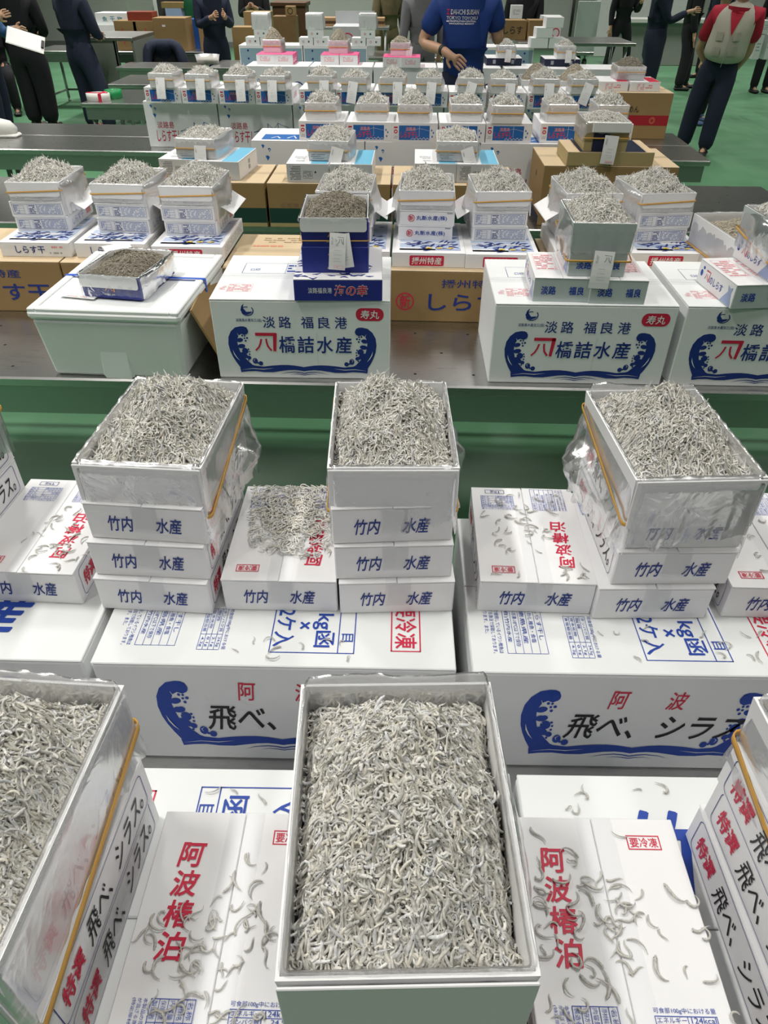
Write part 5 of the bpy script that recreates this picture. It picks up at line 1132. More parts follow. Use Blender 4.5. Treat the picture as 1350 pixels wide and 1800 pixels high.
def far_open(l, r, z, lab, plab, m=FISH, brown=False, slip_=None, peak=.045):
    loc, y = seat(l, r, z, .25, R(-2)); w = max(.16, np.linalg.norm(at(*r, z)-at(*l, z))); h = .10
    t = mid_open(lab, 1, int(l[0]), w, .25, h, 'open boxes on the far cartons', BAGM, WHITE, .055, .007, 4, 46, False); t.location = (loc[0], loc[1], z+.0006); t.rotation_euler.z = y
    if slip_: tag_paper(t, *slip_)
    pile(pile_mesh('whitebait_pile', w-.014, .236, h-.01, h+peak, 520, .026, .002, 3, 4, int(l[0])+1, m, (0, 0), 1.6, .004), (loc[0], loc[1], z+.0006), y, plab, 'heaps of fish on the far cartons')
far_open((463, 92.4), (494, 92.9), ZA+.08, 'open film-lined box on the left pair of pink-lidded boxes', 'beige whitebait heaped above the left pair of pink-lidded boxes', FISHB, peak=.09)
far_open((577.6, 94), (611, 94.4), ZA+.08, 'open film-lined box on the middle pair of pink-lidded boxes', 'beige whitebait heaped above the middle pair of pink-lidded boxes', FISHB, peak=.09)
far_open((686, 98), (720, 98.6), ZA+.08, 'open film-lined box on the right pair of pink-lidded boxes', 'beige whitebait heaped above the right pair of pink-lidded boxes', FISHB, slip_=(.09, -.12, .075, 8, 6, .055, .10, False))
def navy_flat(label):
    w, l, h = .33, .30, .062; t = thing('navy_box', label, 'box', group='flat navy boxes with two grey squares'); mb = MB(); mb.bbox(-w/2, w/2, -l/2, l/2, 0, h-.003, NAVY, .002); F = F_front(w, l, h); mb.rect(F, w*.18, h*.25, w*.26, h*.75, GREYINK); mb.rect(F, w*.70, h*.25, w*.78, h*.75, GREYINK); mb.build('box_base', t)
    mb = MB(); mb.bbox(-w/2, w/2, -l/2, l/2, h-.003, h, WHITE, .001); mb.build('box_lid', t); return t
nv = navy_flat('flat navy box right behind the blue-shirted man'); place(nv, (855, 115.5), (916, 115.5), ZA, .30, R(-1)); loc, y = seat((956, 117), (1018.7, 117.6), ZA, .30, R(-1)); dup(nv, loc, y, 'flat navy box on the crest carton at the right end')
far_open((874, 102.5), (905, 103), ZA+.062, 'open film-lined box on the navy box behind the blue-shirted man', 'pale whitebait on the navy box behind the blue-shirted man', FISH, slip_=(.02, -.13, .07, 8, 4, .055, .10, True))
far_open((978.5, 103.7), (1010, 103.9), ZA+.062, 'open film-lined box on the right-hand navy box', 'pale whitebait on the right-hand navy box', FISH, slip_=(.02, -.13, .07, 8, 0, .055, .10, False))
# two wide tubs of beige fish standing on the far island row
for l, r, lab in (((930, 163), (990, 164), 'left'), ((1003, 165), (1062, 166), 'right')):
    zt = ZA; q = seat(l, r, ZA, .26, R(-3)); loc = (q[0][0], q[0][1]+.46, T+.12)
    st = thing('foam_tray', f'white foam tray under the {lab} wide box of beige fish behind the far island row', 'tray', (loc[0], loc[1], T), R(-3)); mb = MB(); mb.bbox(-.125, .125, -.19, .19, 0, .1195, FOAM, .006); mb.build('tray_body', st)
    t = mid_open(f'wide open box of beige fish, {lab} one of the pair behind the far island row', 1 if lab == 'left' else -1, 300, .255, .36, .20, None, BAGM, WHITE, .09, .006, 5, 60, False); t.location = (loc[0], loc[1], loc[2]); t.rotation_euler.z = R(-3)
    pile(pile_mesh('whitebait_pile', .24, .345, .17, .30, 1200, .026, .002, 3, 4, 301, FISHB, (0, 0), 1.6), t.location, R(-3), f'beige fish heaped in the {lab} wide box behind the far island row')

# ---------------------------------------------------------------- pale blue cartons and white boxes at the back
UW, UL, UH = .60, .42, .216
u0 = carton('pale_blue_carton', 'pale blue carton, leftmost in the back row', 'carton', .80, UL, UH, WHITE, 'pale blue fronted cartons at the back', lid=WHITE, prints=lambda part, mb, w, l, h: (mb.rect(F_front(w, l, h), .012, .004, w-.012, h-.03, PALECART), mb.text(F_front(w, l, h), 'しらす干し', w*.35, h*.25, w*.75, h*.55, BRK, .02, .1, .001), [mb.ell(F_front(w, l, h), w*u, h*v, .012, .012, DBLUE, .001) for u, v in ((.14, .75), (.14, .35), (.86, .7), (.86, .3))]) if part == 'body' else None)
a = at(423, 115, T); 
for k in range(3):
    p = (a[0]+.40+.812*k, a[1]+UL/2, T)
    if k == 0: u0.location = p
    elif k < 2: dup(u0, p, 0, ['', 'pale blue carton, middle one in the back row', 'pale blue carton behind the blue-shirted man'][k])
dup(u0, (a[0]+3.3, a[1]+UL/2, T), 0, 'pale blue carton at the right end of the back row')
ZU = T+UH
def white_pack(label, w, h, l=.24):
    t = thing('small_white_box', label, 'box', group='small white boxes on the pale blue cartons'); mb = MB(); mb.bbox(-w/2, w/2, -l/2, l/2, 0, h-.002, WHITE, .002); F = F_front(w, l, h); mb.ring(F, w*.3, h*.5, .010, .010, .004, RED if w < .2 else GREYINK); mb.micro(F, w*.42, h*.35, w*.75, h*.65, BLACK, 1, random.Random(2), .8); mb.build('carton_body', t)
    mb = MB(); mb.bbox(-w/2, w/2, -l/2, l/2, h-.002, h, WHITE, .0008); mb.build('box_lid', t); return t
wp = white_pack('x', .175, .082); first = True
for (px, lab) in ((439, 'left'), (535, 'middle'), (629, 'right')):
    c = at(px, 82, ZU); y = a[1]+.14
    for dx, dz, nm in ((-.09, 0, 'lower left'), (.09, 0, 'lower right'), (.02, .0825, 'second-tier'), ):
        p = (c[0]+dx*1.02+(.10 if lab == 'left' else .1), y, ZU+dz); lb = f'small white box, {nm} one of the {lab} pile on the pale blue cartons'
        if first: wp.location = p; wp['label'] = lb; first = False
        else: dup(wp, p, 0, lb)
    w2 = white_pack(f'tall white box wrapped in film on top of the {lab} pile at the back', .205, .165); w2.location = (c[0]+.12, y, ZU+.1655); w2['group'] = 'film-wrapped white boxes at the back'
    mb = MB(); liner_mesh(mb, .205, .24, .165, .001, lambda nx, ny: .15, int(px), BAGM, 50, 4, [(1, 0, 0, .6, .02)], .004); mb.build('plastic_wrap', w2)

# ================================================================ people
SKIN = mat('skin', (.52, .31, .20), .5, var=.06, scale=20); HAIR = mat('dark_hair', (.015, .013, .012), .5, var=.2, scale=60)
DARK = mat('black_cloth', (.011, .011, .014), .85, var=.3, scale=10, bump=.2, bscale=12); NAVYC = mat('navy_cloth', (.012, .018, .040), .85, var=.3, scale=10, bump=.2, bscale=12)
SHIRT = mat('royal_blue_shirt', (.004, .032, .175), .75, var=.15, scale=8, bump=.25, bscale=9); VEST = mat('beige_vest', (.46, .43, .36), .8, var=.08, scale=8, bump=.25, bscale=12)
REDC = mat('red_shirt_cloth', (.42, .012, .035), .8, var=.12, scale=8, bump=.2, bscale=10); BLUEW = mat('work_blue_cloth', (.035, .10, .22), .8, var=.15, scale=8, bump=.2, bscale=10)
GREYC = mat('grey_overall_cloth', (.17, .17, .18), .85, var=.15, scale=8); OLIVE = mat('olive_jacket_cloth', (.14, .115, .06), .85, var=.2, scale=14); SHOEB = mat('black_shoe', (.012, .012, .012), .5, var=0); REDSHOE = mat('red_shoe', (.35, .02, .04), .6, var=.1)
GREYSH = mat('grey_shoe', (.12, .12, .11), .7, var=.1); WHITEC = mat('white_rubber', (.72, .72, .68), .5, var=.04); BLUESH = mat('blue_shoe', (.05, .09, .2), .6, var=.1)
def skin_mesh(name, verts, edges, rad, m, root=0, sub=1, mats=None):
    me = bpy.data.meshes.new(name); me.from_pydata([tuple(v) for v in verts], edges, []); ob = bpy.data.objects.new(name, me); C.objects.link(ob)
    sk = ob.modifiers.new('s', 'SKIN'); sk.use_smooth_shade = True
    for i, r in enumerate(rad): me.skin_vertices[0].data[i].radius = (r if isinstance(r, tuple) else (r, r))
    for i in range(len(verts)): me.skin_vertices[0].data[i].use_root = (i == root)
    ss = ob.modifiers.new('u', 'SUBSURF'); ss.levels = sub; ss.render_levels = sub
    bpy.context.view_layer.update(); ev = ob.evaluated_get(bpy.context.evaluated_depsgraph_get()); nm = bpy.data.meshes.new_from_object(ev)
    bpy.data.objects.remove(ob); nm.materials.clear(); nm.materials.append(m)
    for p in nm.polygons: p.use_smooth = True
    nm.name = name; return nm
def link(name, me, parent): o = bpy.data.objects.new(name, me); C.objects.link(o); o.parent = parent; return o
def person(label, x, y, heading, H=1.70, top=DARK, trousers=DARK, shoes=SHOEB, feet=((-.11, 0), (.11, .02)), arms=None, sleeve='long', lean=(0, 0), wide=1.0, hem=.50, sit=False, group=None, legw=1.0):
    """local frame: faces -y; joints in metres for a 1 m tall figure, scaled by H. arms: {side: (elbow, wrist, fingertip direction)}"""
    S = lambda p: Vector(p)*H
    t = thing('person', label, 'person', (x, y, 0), R(heading), group); lx, ly = lean
    pel = Vector((lx*.3, ly*.3, .53)); che = Vector((lx*.8, ly*.8, .735)); nec = Vector((lx, ly, .835)); w = wide
    hipz = .53
    if sit: pel.z = .36; che.z = .56; nec.z = .66; hipz = .36
    V = [pel, Vector((lx*.55, ly*.55, pel.z+.09)), che, nec, nec+Vector((0, -.012, .045)), nec+Vector((0, -.014, .075)), nec+Vector((0, -.012, .115)), nec+Vector((0, -.006, .15))]
    E = [(0, 1), (1, 2), (2, 3), (3, 4), (4, 5), (5, 6), (6, 7)]; Rr = [.056, .054, .060, .034, .036, .050, .056, .042]
    V.append(nec+Vector((0, -.066, .085))); E.append((5, 8)); Rr.append(.010)          # nose
    for s in (-1, 1): V.append(nec+Vector((s*.052, -.004, .085))); E.append((5, len(V)-1)); Rr.append(.009)
    tj = {}; AR = {}
    for s, f in zip((-1, 1), feet):
        hip = Vector((pel.x+s*.052, pel.y, hipz-.02)); ank = Vector((f[0]/H, f[1]/H, .045)); kn = (hip+ank)/2+Vector((s*.006, -.018, .01))
        if sit: kn = Vector((hip.x+s*.03, hip.y-.24, .30)); ank = Vector((kn.x, kn.y+.02, .045))
        b = len(V); V += [hip, kn, ank, ank+Vector((0, -.085, -.028))]; E += [(0, b), (b, b+1), (b+1, b+2), (b+2, b+3)]; Rr += [.045, .034, .025, .013]; tj[s] = (hip, kn, ank)
        sh = che+Vector((s*.105*w, 0, .065)); default = (sh+Vector((s*.03, .01, -.175)), sh+Vector((s*.035, -.03, -.325)), Vector((0, -.15, -1)))
        el, wr, dr = (arms or {}).get(s, default); el, wr, dr = Vector(el), Vector(wr), Vector(dr).normalized(); AR[s] = (sh, el, wr)
        sd = dr.cross(Vector((0, 1, 0) if abs(dr.y) < .8 else (1, 0, 0))).normalized()
        b = len(V); palm = wr+dr*.030; V += [sh, el, wr, palm, wr+dr*.052]; E += [(2, b), (b, b+1), (b+1, b+2), (b+2, b+3), (b+3, b+4)]; Rr += [.034, .027, .018, (.022, .016), (.024, .013)]
        for k, L in enumerate((.036, .043, .041, .032)):
            base = wr+dr*.058+sd*(.0105*(k-1.5)*1.25); n1 = base+dr*L*.5+Vector((0, 0, -.003)); n2 = base+dr*L+Vector((0, -.004, -.008)); q = len(V); V += [base, n1, n2]; E += [(b+4, q), (q, q+1), (q+1, q+2)]; Rr += [.0062, .0056, .0046]
        q = len(V); V += [wr+dr*.025+sd*s*.026, wr+dr*.052+sd*s*.040]; E += [(b+3, q), (q, q+1)]; Rr += [.0072, .0055]
    sc = lambda r: tuple(a*H for a in r) if isinstance(r, tuple) else r*H
    link('body', skin_mesh('body', [v*H for v in V], E, [sc(r) for r in Rr], SKIN), t)
    # clothes
    hem_z = hem+(-.17 if sit else 0)
    tv = [Vector((pel.x, pel.y, hem_z)), Vector((lx*.4, ly*.4, pel.z+.05)), Vector((lx*.6, ly*.6, pel.z+.12)), che, che+Vector((lx*.1, ly*.1, .07)), nec+Vector((0, .005, -.005))]; te = [(i, i+1) for i in range(5)]; tr = [(.098*w, .078*w), (.094*w, .076*w), (.094*w, .076*w), (.102*w, .078*w), (.075*w, .055), .044]
    for s in (-1, 1):
        sh, el, wr = AR[s]; b = len(tv); end = el+(wr-el)*.94 if sleeve == 'long' else (sh+(el-sh)*.80 if sleeve == 'short' else None)
        if end is None: continue
        pts = [sh, el, end] if sleeve == 'long' else [sh, (sh+end)/2, end]; rr = [.048*w, .038, .029] if sleeve == 'long' else [.050*w, .048*w, .047*w]
        tv += pts; te += [(4, b), (b, b+1), (b+1, b+2)]; tr += rr
    link('top_garment', skin_mesh('top_garment', [v*H for v in tv], te, [sc(r) for r in tr], top, 3), t)
    pv = [pel+Vector((lx*.2, ly*.2, .085)), pel]; pe = [(0, 1)]; pr = [(.080*w, .066*w), (.090*w, .072*w)]
    for s in (-1, 1): hip, kn, ank = tj[s]; b = len(pv); pv += [hip+Vector((s*.006, 0, -.03)), kn, ank+Vector((0, .004, -.022))]; pe += [(1, b), (b, b+1), (b+1, b+2)]; pr += [.064*legw, .050*legw, .043*legw]
    link('trousers', skin_mesh('trousers', [v*H for v in pv], pe, [sc(r) for r in pr], trousers, 1), t)
    for s in (-1, 1):
        a = tj[s][2]; mb = MB(); mb.bbox(-.05, .05, -.19, .075, -a.z*H, -a.z*H+.055, shoes, .022, Matrix.Translation(a*H)); mb.bbox(-.042, .042, -.08, .07, -a.z*H+.03, -a.z*H+.10, shoes, .025, Matrix.Translation(a*H)); mb.build('shoe', t)
    hc = (nec+Vector((0, .004, .118)))*H; mb = MB(); n = 20; prof = [(math.sin(R(a_))*.064*H, math.cos(R(a_))*.062*H) for a_ in (0, 15, 30, 45, 60, 75, 90, 105)]
    mb.lathe(prof, HAIR, n, (hc.x, hc.y+.008*H, hc.z), 1, 1.12); mb.build('hair', t)
    mb = MB()
    for s in (-1, 1): c = (nec+Vector((s*.021, -.058, .096)))*H; mb.bbox(c.x-.010, c.x+.010, c.y-.004, c.y+.004, c.z-.005, c.z+.005, HAIR, .003)
    c = (nec+Vector((0, -.060, .052)))*H; mb.bbox(c.x-.02, c.x+.02, c.y-.003, c.y+.006, c.z-.004, c.z+.004, DARKRED, .002); mb.build('face_features', t)
    return t, AR
def shirtfit(xs): return xs
# the man in the blue shirt, back turned, left arm behind his back
bm = aty(812, 150, 7.0); H = 1.93; f = lambda px, py, dy=0.0: tuple((aty(px, py, 7.0+dy)-np.array([bm[0], 7.0, 0]))*np.array([-1, -1, 1])/H)
arms = {1: (f(741, 76, .02), f(783, 90, -.20), (-.85, .1, -.5)), -1: (f(876, 72, .02), f(868, 55, .28), (.2, -1, .2))}
t, AR = person('man in a blue shirt with white and red lettering, back turned, hand behind his back', bm[0], 7.0, 180, H, SHIRT, NAVYC, SHOEB, arms=arms, sleeve='short', wide=1.0, hem=.49)
mb = MB(); a0 = aty(785, 44, 6.84); a1 = aty(843, 17, 6.84); wv = a1[0]-a0[0]; hv = a1[2]-a0[2]
cx_, cz_ = -(a0[0]+a1[0])/2+bm[0], (a0[2]+a1[2])/2
# lettering wraps onto the back of the shirt
F = (Vector((cx_+wv/2, .0, cz_-hv/2)), Vector((-1, 0, 0)), Vector((0, 0, 1)), Vector((0, 1, 0)))
mb.text(F, 'Z', 0, hv*.66, wv*.10, hv, RED, .03); mb.text(F, 'DAI-ICHI SUISAN', wv*.13, hv*.66, wv, hv*1.0, WINK, .03); mb.rect(F, wv*.11, hv*.58, wv, hv*.60, RED); mb.text(F, 'TOKYO TOYOSU', 0, hv*.34, wv*.97, hv*.55, WINK, .03)
mb.text(F, 'METROPOLITAN CENTRAL', 0, hv*.18, wv*.93, hv*.29, WINK, .01); mb.text(F, 'WHOLESALE MARKET', wv*.08, .02*hv, wv*.88, hv*.13, WINK, .01)
sh_ = [c for c in t.children if c.name.startswith('top_garment')][0].data; import mathutils.bvhtree as bt
tree = bt.BVHTree.FromPolygons([v.co for v in sh_.vertices], [p.vertices for p in sh_.polygons])
def proj_back(v):
    hit = tree.ray_cast(Vector((v[0], 2.0, v[2])), Vector((0, -1, 0))); return (v[0], (hit[0].y if hit[0] else .15)+.004, v[2])
mb.v = [proj_back(v) for v in mb.v]; mb.build('shirt_lettering', t)
w_ = Vector(AR[1][2])*H; e_ = Vector(AR[1][1])*H; d_ = (w_-e_).normalized(); mb = MB(); mb.tube([w_-d_*.045, w_-d_*.02], [.039, .037], mat('watch_strap', (.03, .035, .03), .5), 16); mb.build('wristwatch', t)
# the man in a vest
vm = at(1222, 268, 0); H = 1.72; f = lambda px, py, dy=0.0: tuple((aty(px, py, vm[1]+dy)-np.array([vm[0], vm[1], 0]))/H)
t, AR = person('man in a beige vest over a red shirt, hands behind his back, dark trousers', vm[0], vm[1], -28, H, REDC, NAVYC, SHOEB, feet=((-.17, -.02), (.10, -.12)), arms={1: ((.17, .05, .60), (.10, .12, .48), (-.8, .1, -.5)), -1: ((-.15, .07, .60), (-.05, .13, .48), (.8, .1, -.5))}, sleeve='short', wide=1.15, lean=(.06, .0), hem=.545, legw=1.25)
lx = .06
vv = [Vector((lx*.35, 0, .525)), Vector((lx*.5, 0, .62)), Vector((lx*.75, 0, .70)), Vector((lx*.9, 0, .775))]
me = skin_mesh('vest', [v*H for v in vv]+[Vector((lx-.070, .0, .86))*H, Vector((lx+.070, .0, .86))*H], [(0, 1), (1, 2), (2, 3), (3, 4), (3, 5)], [(.170*H, .142*H), (.170*H, .142*H), (.162*H, .135*H), (.142*H, .115*H), (.056*H, .078*H), (.056*H, .078*H)], VEST, 0, 2); link('vest', me, t)
g_ = [c for c in t.children if c.name.startswith('top_garment')][0].data
trees = [bt.BVHTree.FromPolygons([v.co for v in q.vertices], [p.vertices for p in q.polygons]) for q in (me, g_)]
def on_front(x, z, off=.004):
    ys = [h_[0].y for h_ in (tr2.ray_cast(Vector((x, -2.0, z)), Vector((0, 1, 0))) for tr2 in trees) if h_[0]]
    return Vector((x, max(-.30, min(ys) if ys else 0)-off, z))
mb = MB()
def patch(mb, pts, m, off=.005): mb.add([on_front(x*H, z*H, off) for x, z in pts], [tuple(range(len(pts)))], m)
n = 10; L_ = [(lx-.040+.040*k/n*1.0, .815-.125*(k/n)) for k in range(n+1)]; Rr_ = [(lx+.040-.040*k/n, .815-.125*(k/n)) for k in range(n+1)]
vs = []; 
for p, q in zip(L_, Rr_): vs += [on_front(p[0]*H, p[1]*H, .010), on_front((p[0]+q[0])/2*H, p[1]*H, .010), on_front(q[0]*H, q[1]*H, .010)]
mb.add(vs, [(3*i+j, 3*i+3+j, 3*i+4+j, 3*i+1+j) for i in range(n) for j in (0, 1)], REDC); mb.build('shirt_front', t)
for x0, x1, z0, z1 in ((-.03, .015, .665, .71), (.075, .115, .665, .71), (.065, .115, .585, .635), (-.035, .015, .585, .63)):
    mb = MB(); g = 4; vs = [on_front((x0+(x1-x0)*i/g)*H, (z0+(z1-z0)*j/g)*H, .012) for j in range(g+1) for i in range(g+1)]; mb.add(vs, [(j*(g+1)+i, j*(g+1)+i+1, (j+1)*(g+1)+i+1, (j+1)*(g+1)+i) for i in range(g) for j in range(g)], mat('beige_pocket', (.37, .345, .285), .8)); mb.build('vest_pocket', t)
mb = MB(); mb.line((on_front(lx*.75*H, .60*H, .006), Vector((1, 0, 0)), Vector((0, 0, 1)), Vector((0, -1, 0))), [(0, -.13), (.012, .05), (.03, .16)], .005, mat('zip_grey', (.3, .3, .29), .4), .004); mb.build('zip', t)
# others: label, px of feet, top colour ...
def stand(label, px, d, heading, **k):
    p = aty(px, 200, d); return person(label, p[0], d, heading, **k)
stand('person in a work-blue shirt and navy trousers holding a clipboard, at the left edge', 2, 9.6, 90, H=1.74, top=BLUEW, trousers=NAVYC, arms={-1: ((-.13, -.08, .62), (-.12, -.20, .74), (.2, -.8, .4)), 1: ((.13, -.12, .64), (.06, -.22, .68), (-.3, -.9, -.1))}, wide=1.0)
cb = thing('clipboard', 'white clipboard with a black clip held by the person at the left edge', 'clipboard', tuple(aty(45, 70, 9.35)), R(20)); M = Matrix.Rotation(R(18), 4, 'Y') @ Matrix.Rotation(R(38), 4, 'X'); mb = MB(); mb.bbox(-.19, .19, -.12, .12, -.004, 0, WHITEC, .002, M); mb.build('board', cb); mb = MB(); mb.bbox(-.18, .16, -.11, .11, .0002, .003, PAPER, .001, M); mb.build('paper_sheet', cb); mb = MB(); mb.bbox(.155, .185, -.05, .05, .001, .018, SHOEB, .003, M); mb.build('clip', cb)
stand('person in a long black coat standing behind the empty left table', 74, 10.7, 170, H=1.74, wide=1.25, hem=.42, legw=1.5, feet=((-.12, 0), (.12, 0)), arms={-1: ((-.16, -.04, .62), (-.05, -.17, .60), (.6, -.4, 0)), 1: ((.16, -.04, .62), (.05, -.17, .60), (-.6, -.4, 0))})
stand('person in black with red shoes leaning beside the grey cabinet', 165, 10.55, 150, H=1.74, top=NAVYC, trousers=NAVYC, shoes=REDSHOE, feet=((-.34, .05), (.06, 0)), wide=1.1, legw=1.2, arms={-1: ((-.16, -.04, .62), (-.05, -.17, .60), (.6, -.4, 0)), 1: ((.16, -.04, .62), (.05, -.17, .60), (-.6, -.4, 0))})
t, _ = stand('seated person in dark clothes and a white cap at the left edge', 20, 12.0, 20, H=1.70, sit=True, feet=((-.1, 0), (.1, 0)))
mb = MB(); hc = Vector((0, -.006, .66+.125))*1.70; mb.lathe([(.125, 0), (.122, .04), (.10, .08), (.05, .10), (0, .102)], WHITEC, 20, (hc.x, hc.y, hc.z)); mb.build('white_cap', t)
st = thing('stool', 'simple stool under the seated person at the left edge', 'stool', tuple(np.r_[aty(20, 200, 12.05)[:2], 0])); mb = MB(); mb.bbox(-.2, .2, -.18, .2, .46, .49, KRAFT_L, .01); mb.build('seat', st)
for sx in (-.16, .16):
    for sy in (-.14, .16): mb = MB(); mb.tube([(sx, sy, 0), (sx, sy, .46)], .015, STEELD, 8); mb.build('leg', st)
stand('person in a navy work suit looking at a phone, behind the left-centre cartons', 394, 11.9, 25, H=1.72, top=NAVYC, trousers=NAVYC, arms={-1: ((-.13, -.04, .63), (-.05, -.19, .70), (.3, -.8, .3)), 1: ((.13, -.04, .63), (.05, -.19, .70), (-.3, -.8, .3))}, wide=1.05)
stand('person in a dark suit and white shirt holding a phone, back left of centre', 464, 14.5, 0, H=1.70, top=DARK, arms={-1: ((-.13, -.04, .63), (-.04, -.17, .70), (.5, -.6, .3)), 1: ((.13, -.04, .63), (.04, -.17, .70), (-.5, -.6, .3))})
stand('person in an olive jacket reaching down to the wooden trays', 682, 14.1, 20, H=1.72, top=OLIVE, trousers=OLIVE, arms={-1: ((-.16, -.05, .60), (-.15, -.14, .47), (0, -.3, -1))})
stand('person in grey overalls just left of the blue-shirted man', 738, 11.46, 200, H=1.72, top=GREYC, trousers=GREYC, wide=1.2)
t, AR = stand('person in black holding a white packet, right of the blue-shirted man', 903, 13.2, -10, H=1.72, wide=1.15, arms={1: ((.14, -.03, .62), (.07, -.19, .62), (-.3, -.6, -.5))})
stand('person in black with grey shoes standing by the silver cart', 1066, 16.6, 10, H=1.72, shoes=GREYSH, feet=((-.2, 0), (.2, -.1)), arms={1: ((.13, -.04, .62), (.10, -.18, .72), (-.2, -.8, .3))})
stand('person in a long navy coat right of centre at the back', 1125, 13.6, 75, H=1.74, top=NAVYC, trousers=NAVYC, wide=1.3, hem=.28, legw=1.6, arms={-1: ((-.12, -.08, .62), (-.06, -.24, .70), (.2, -.9, .2))})
stand('person in black trousers and jacket right of the long navy coat', 1180, 15.0, 80, H=1.74, feet=((-.26, .02), (.12, -.12)), wide=1.15, legw=1.2)
stand('person in navy work clothes behind the man in the vest', 1222, 16.4, -70, H=1.74, top=NAVYC, trousers=DARK, feet=((-.2, 0), (.15, -.1)), wide=1.1)
stand('person with blue shoes almost hidden behind the man in the vest', 1226, 11.6, 30, H=1.60, shoes=BLUESH, feet=((-.2, -.1), (.1, .05)), wide=.9)
stand('person in black beside the small table at the right edge', 1322, 14.6, 0, H=1.74, wide=1.2)

# ================================================================ the back of the hall
def box_thing(name, label, cat, px0, px1, ytop, ybot, d, depth, m, z0=None, parts=None, rz=0.0, lid=None, group=None):
    """a box whose front stands at distance d and spans the given picture columns"""
    a, b = aty(px0, ybot, d), aty(px1, ytop, d); w = b[0]-a[0]; z0 = a[2] if z0 is None else z0; h = b[2]-z0
    t = thing(name, label, cat, ((a[0]+b[0])/2, d+depth/2, z0), R(rz), group); mb = MB(); mb.bbox(-w/2, w/2, -depth/2, depth/2, 0, h-.004, m, .004)
    if parts: parts(mb, w, depth, h)
    mb.build('box_body', t); mb = MB(); mb.bbox(-w/2, w/2, -depth/2, depth/2, h-.004, h, lid or m, .002); mb.build('box_lid', t); return t
table('steel table carrying brown cartons behind the draped chair', -5.4, -2.68, 12.2, 13.1, 0, False)
table('narrow steel table with a clear plastic tub, left of the pale blue cartons', -3.55, -2.5, 10.3, 10.9, 0, False)
table('low steel table beside the draped chair at the left', -3.15, -2.3, 8.8, 9.6, 0, False)
table('small steel table at the right edge with white boxes on it', 5.9, 8.2, 11.6, 12.4, 0, False)
def kanji(s, u0=.2, u1=.8, m=RED):
    return lambda mb, w, l, h: mb.text(F_front(w, l, h), s, w*u0, h*.2, w*u1, h*.75, m, .02)
GK = 'brown cartons on the table behind the chair'
box_thing('brown_carton', 'brown carton with a red flower mark, leftmost on the back table', 'carton', 206, 238, 37, 76, 12.4, .4, KRAFT, T, kanji('本', .2, .5), group=GK)
box_thing('brown_carton', 'brown carton with a big red character on the back table', 'carton', 239, 273, 37, 76, 12.4, .4, KRAFT, T, lambda mb, w, l, h: (mb.text(F_front(w, l, h), '上', w*.38, h*.25, w*.68, h*.75, RED, .03), mb.text(F_front(w, l, h), '魚', w*.1, h*.35, w*.28, h*.65, BLACK, .01), mb.text(F_front(w, l, h), '干', w*.76, h*.38, w*.92, h*.65, BLACK, .01)), group=GK)
q = box_thing('brown_carton', 'brown carton with a white sticker, right-hand one on the back table', 'carton', 274, 324, 32, 77, 12.3, .45, KRAFT, T, lambda mb, w, l, h: (mb.rect(F_front(w, l, h), w*.28, h*.74, w*.38, h*.80, WINK), mb.micro(F_front(w, l, h), w*.08, h*.1, w*.6, h*.4, BLACK, 4, random.Random(4), .25)), group=GK)
ztop = aty(240, 37, 12.4)[2]
box_thing('red_tray', 'dark red shallow box on the brown cartons', 'tray', 225, 266, 21, 37, 12.45, .3, mat('rust_red_plastic', (.26, .045, .02), .5), ztop)
box_thing('styrofoam_box', 'white foam box with teal characters at the back left', 'styrofoam box', 170, 226, 23, 43, 12.9, .4, FOAM, None, lambda mb, w, l, h: [mb.text(F_front(w, l, h), c, w*(.2+.22*k), h*.25, w*(.34+.22*k), h*.7, mat('teal_ink', (.03, .22, .27), .5), .01) for k, c in enumerate('魚干物')])
box_thing('styrofoam_box', 'grey-white foam box below the teal-lettered one', 'styrofoam box', 172, 206, 44, 76, 12.85, .4, FOAM, T)
# tall grey cabinet table
ct = thing('steel_cabinet', 'grey steel cabinet with open side by the leaning person', 'cabinet'); a, b = aty(172, 160, 11.1), aty(232, 66, 11.1); w = b[0]-a[0]; h = b[2]; ct.location = ((a[0]+b[0])/2, 11.8, 0)
mb = MB(); mb.bbox(-w/2-.2, w/2, -.7, .35, h-.04, h, STEELD, .005); mb.build('cabinet_top', ct); mb = MB(); mb.box(-w/2-.2, w/2-.25, -.68, -.66, .05, h-.04, mat('grey_panel', (.17, .19, .16), .6)); mb.build('front_panel', ct); mb = MB(); mb.box(w/2-.03, w/2, -.68, .33, .0, h-.04, mat('grey_panel', (.2, .21, .2), .6)); mb.build('side_panel', ct)
for sx in (-w/2-.18, w/2-.25):
    mb = MB(); mb.box(sx-.02, sx+.02, -.68, -.64, 0, h-.04, STEELD); mb.build('leg', ct)
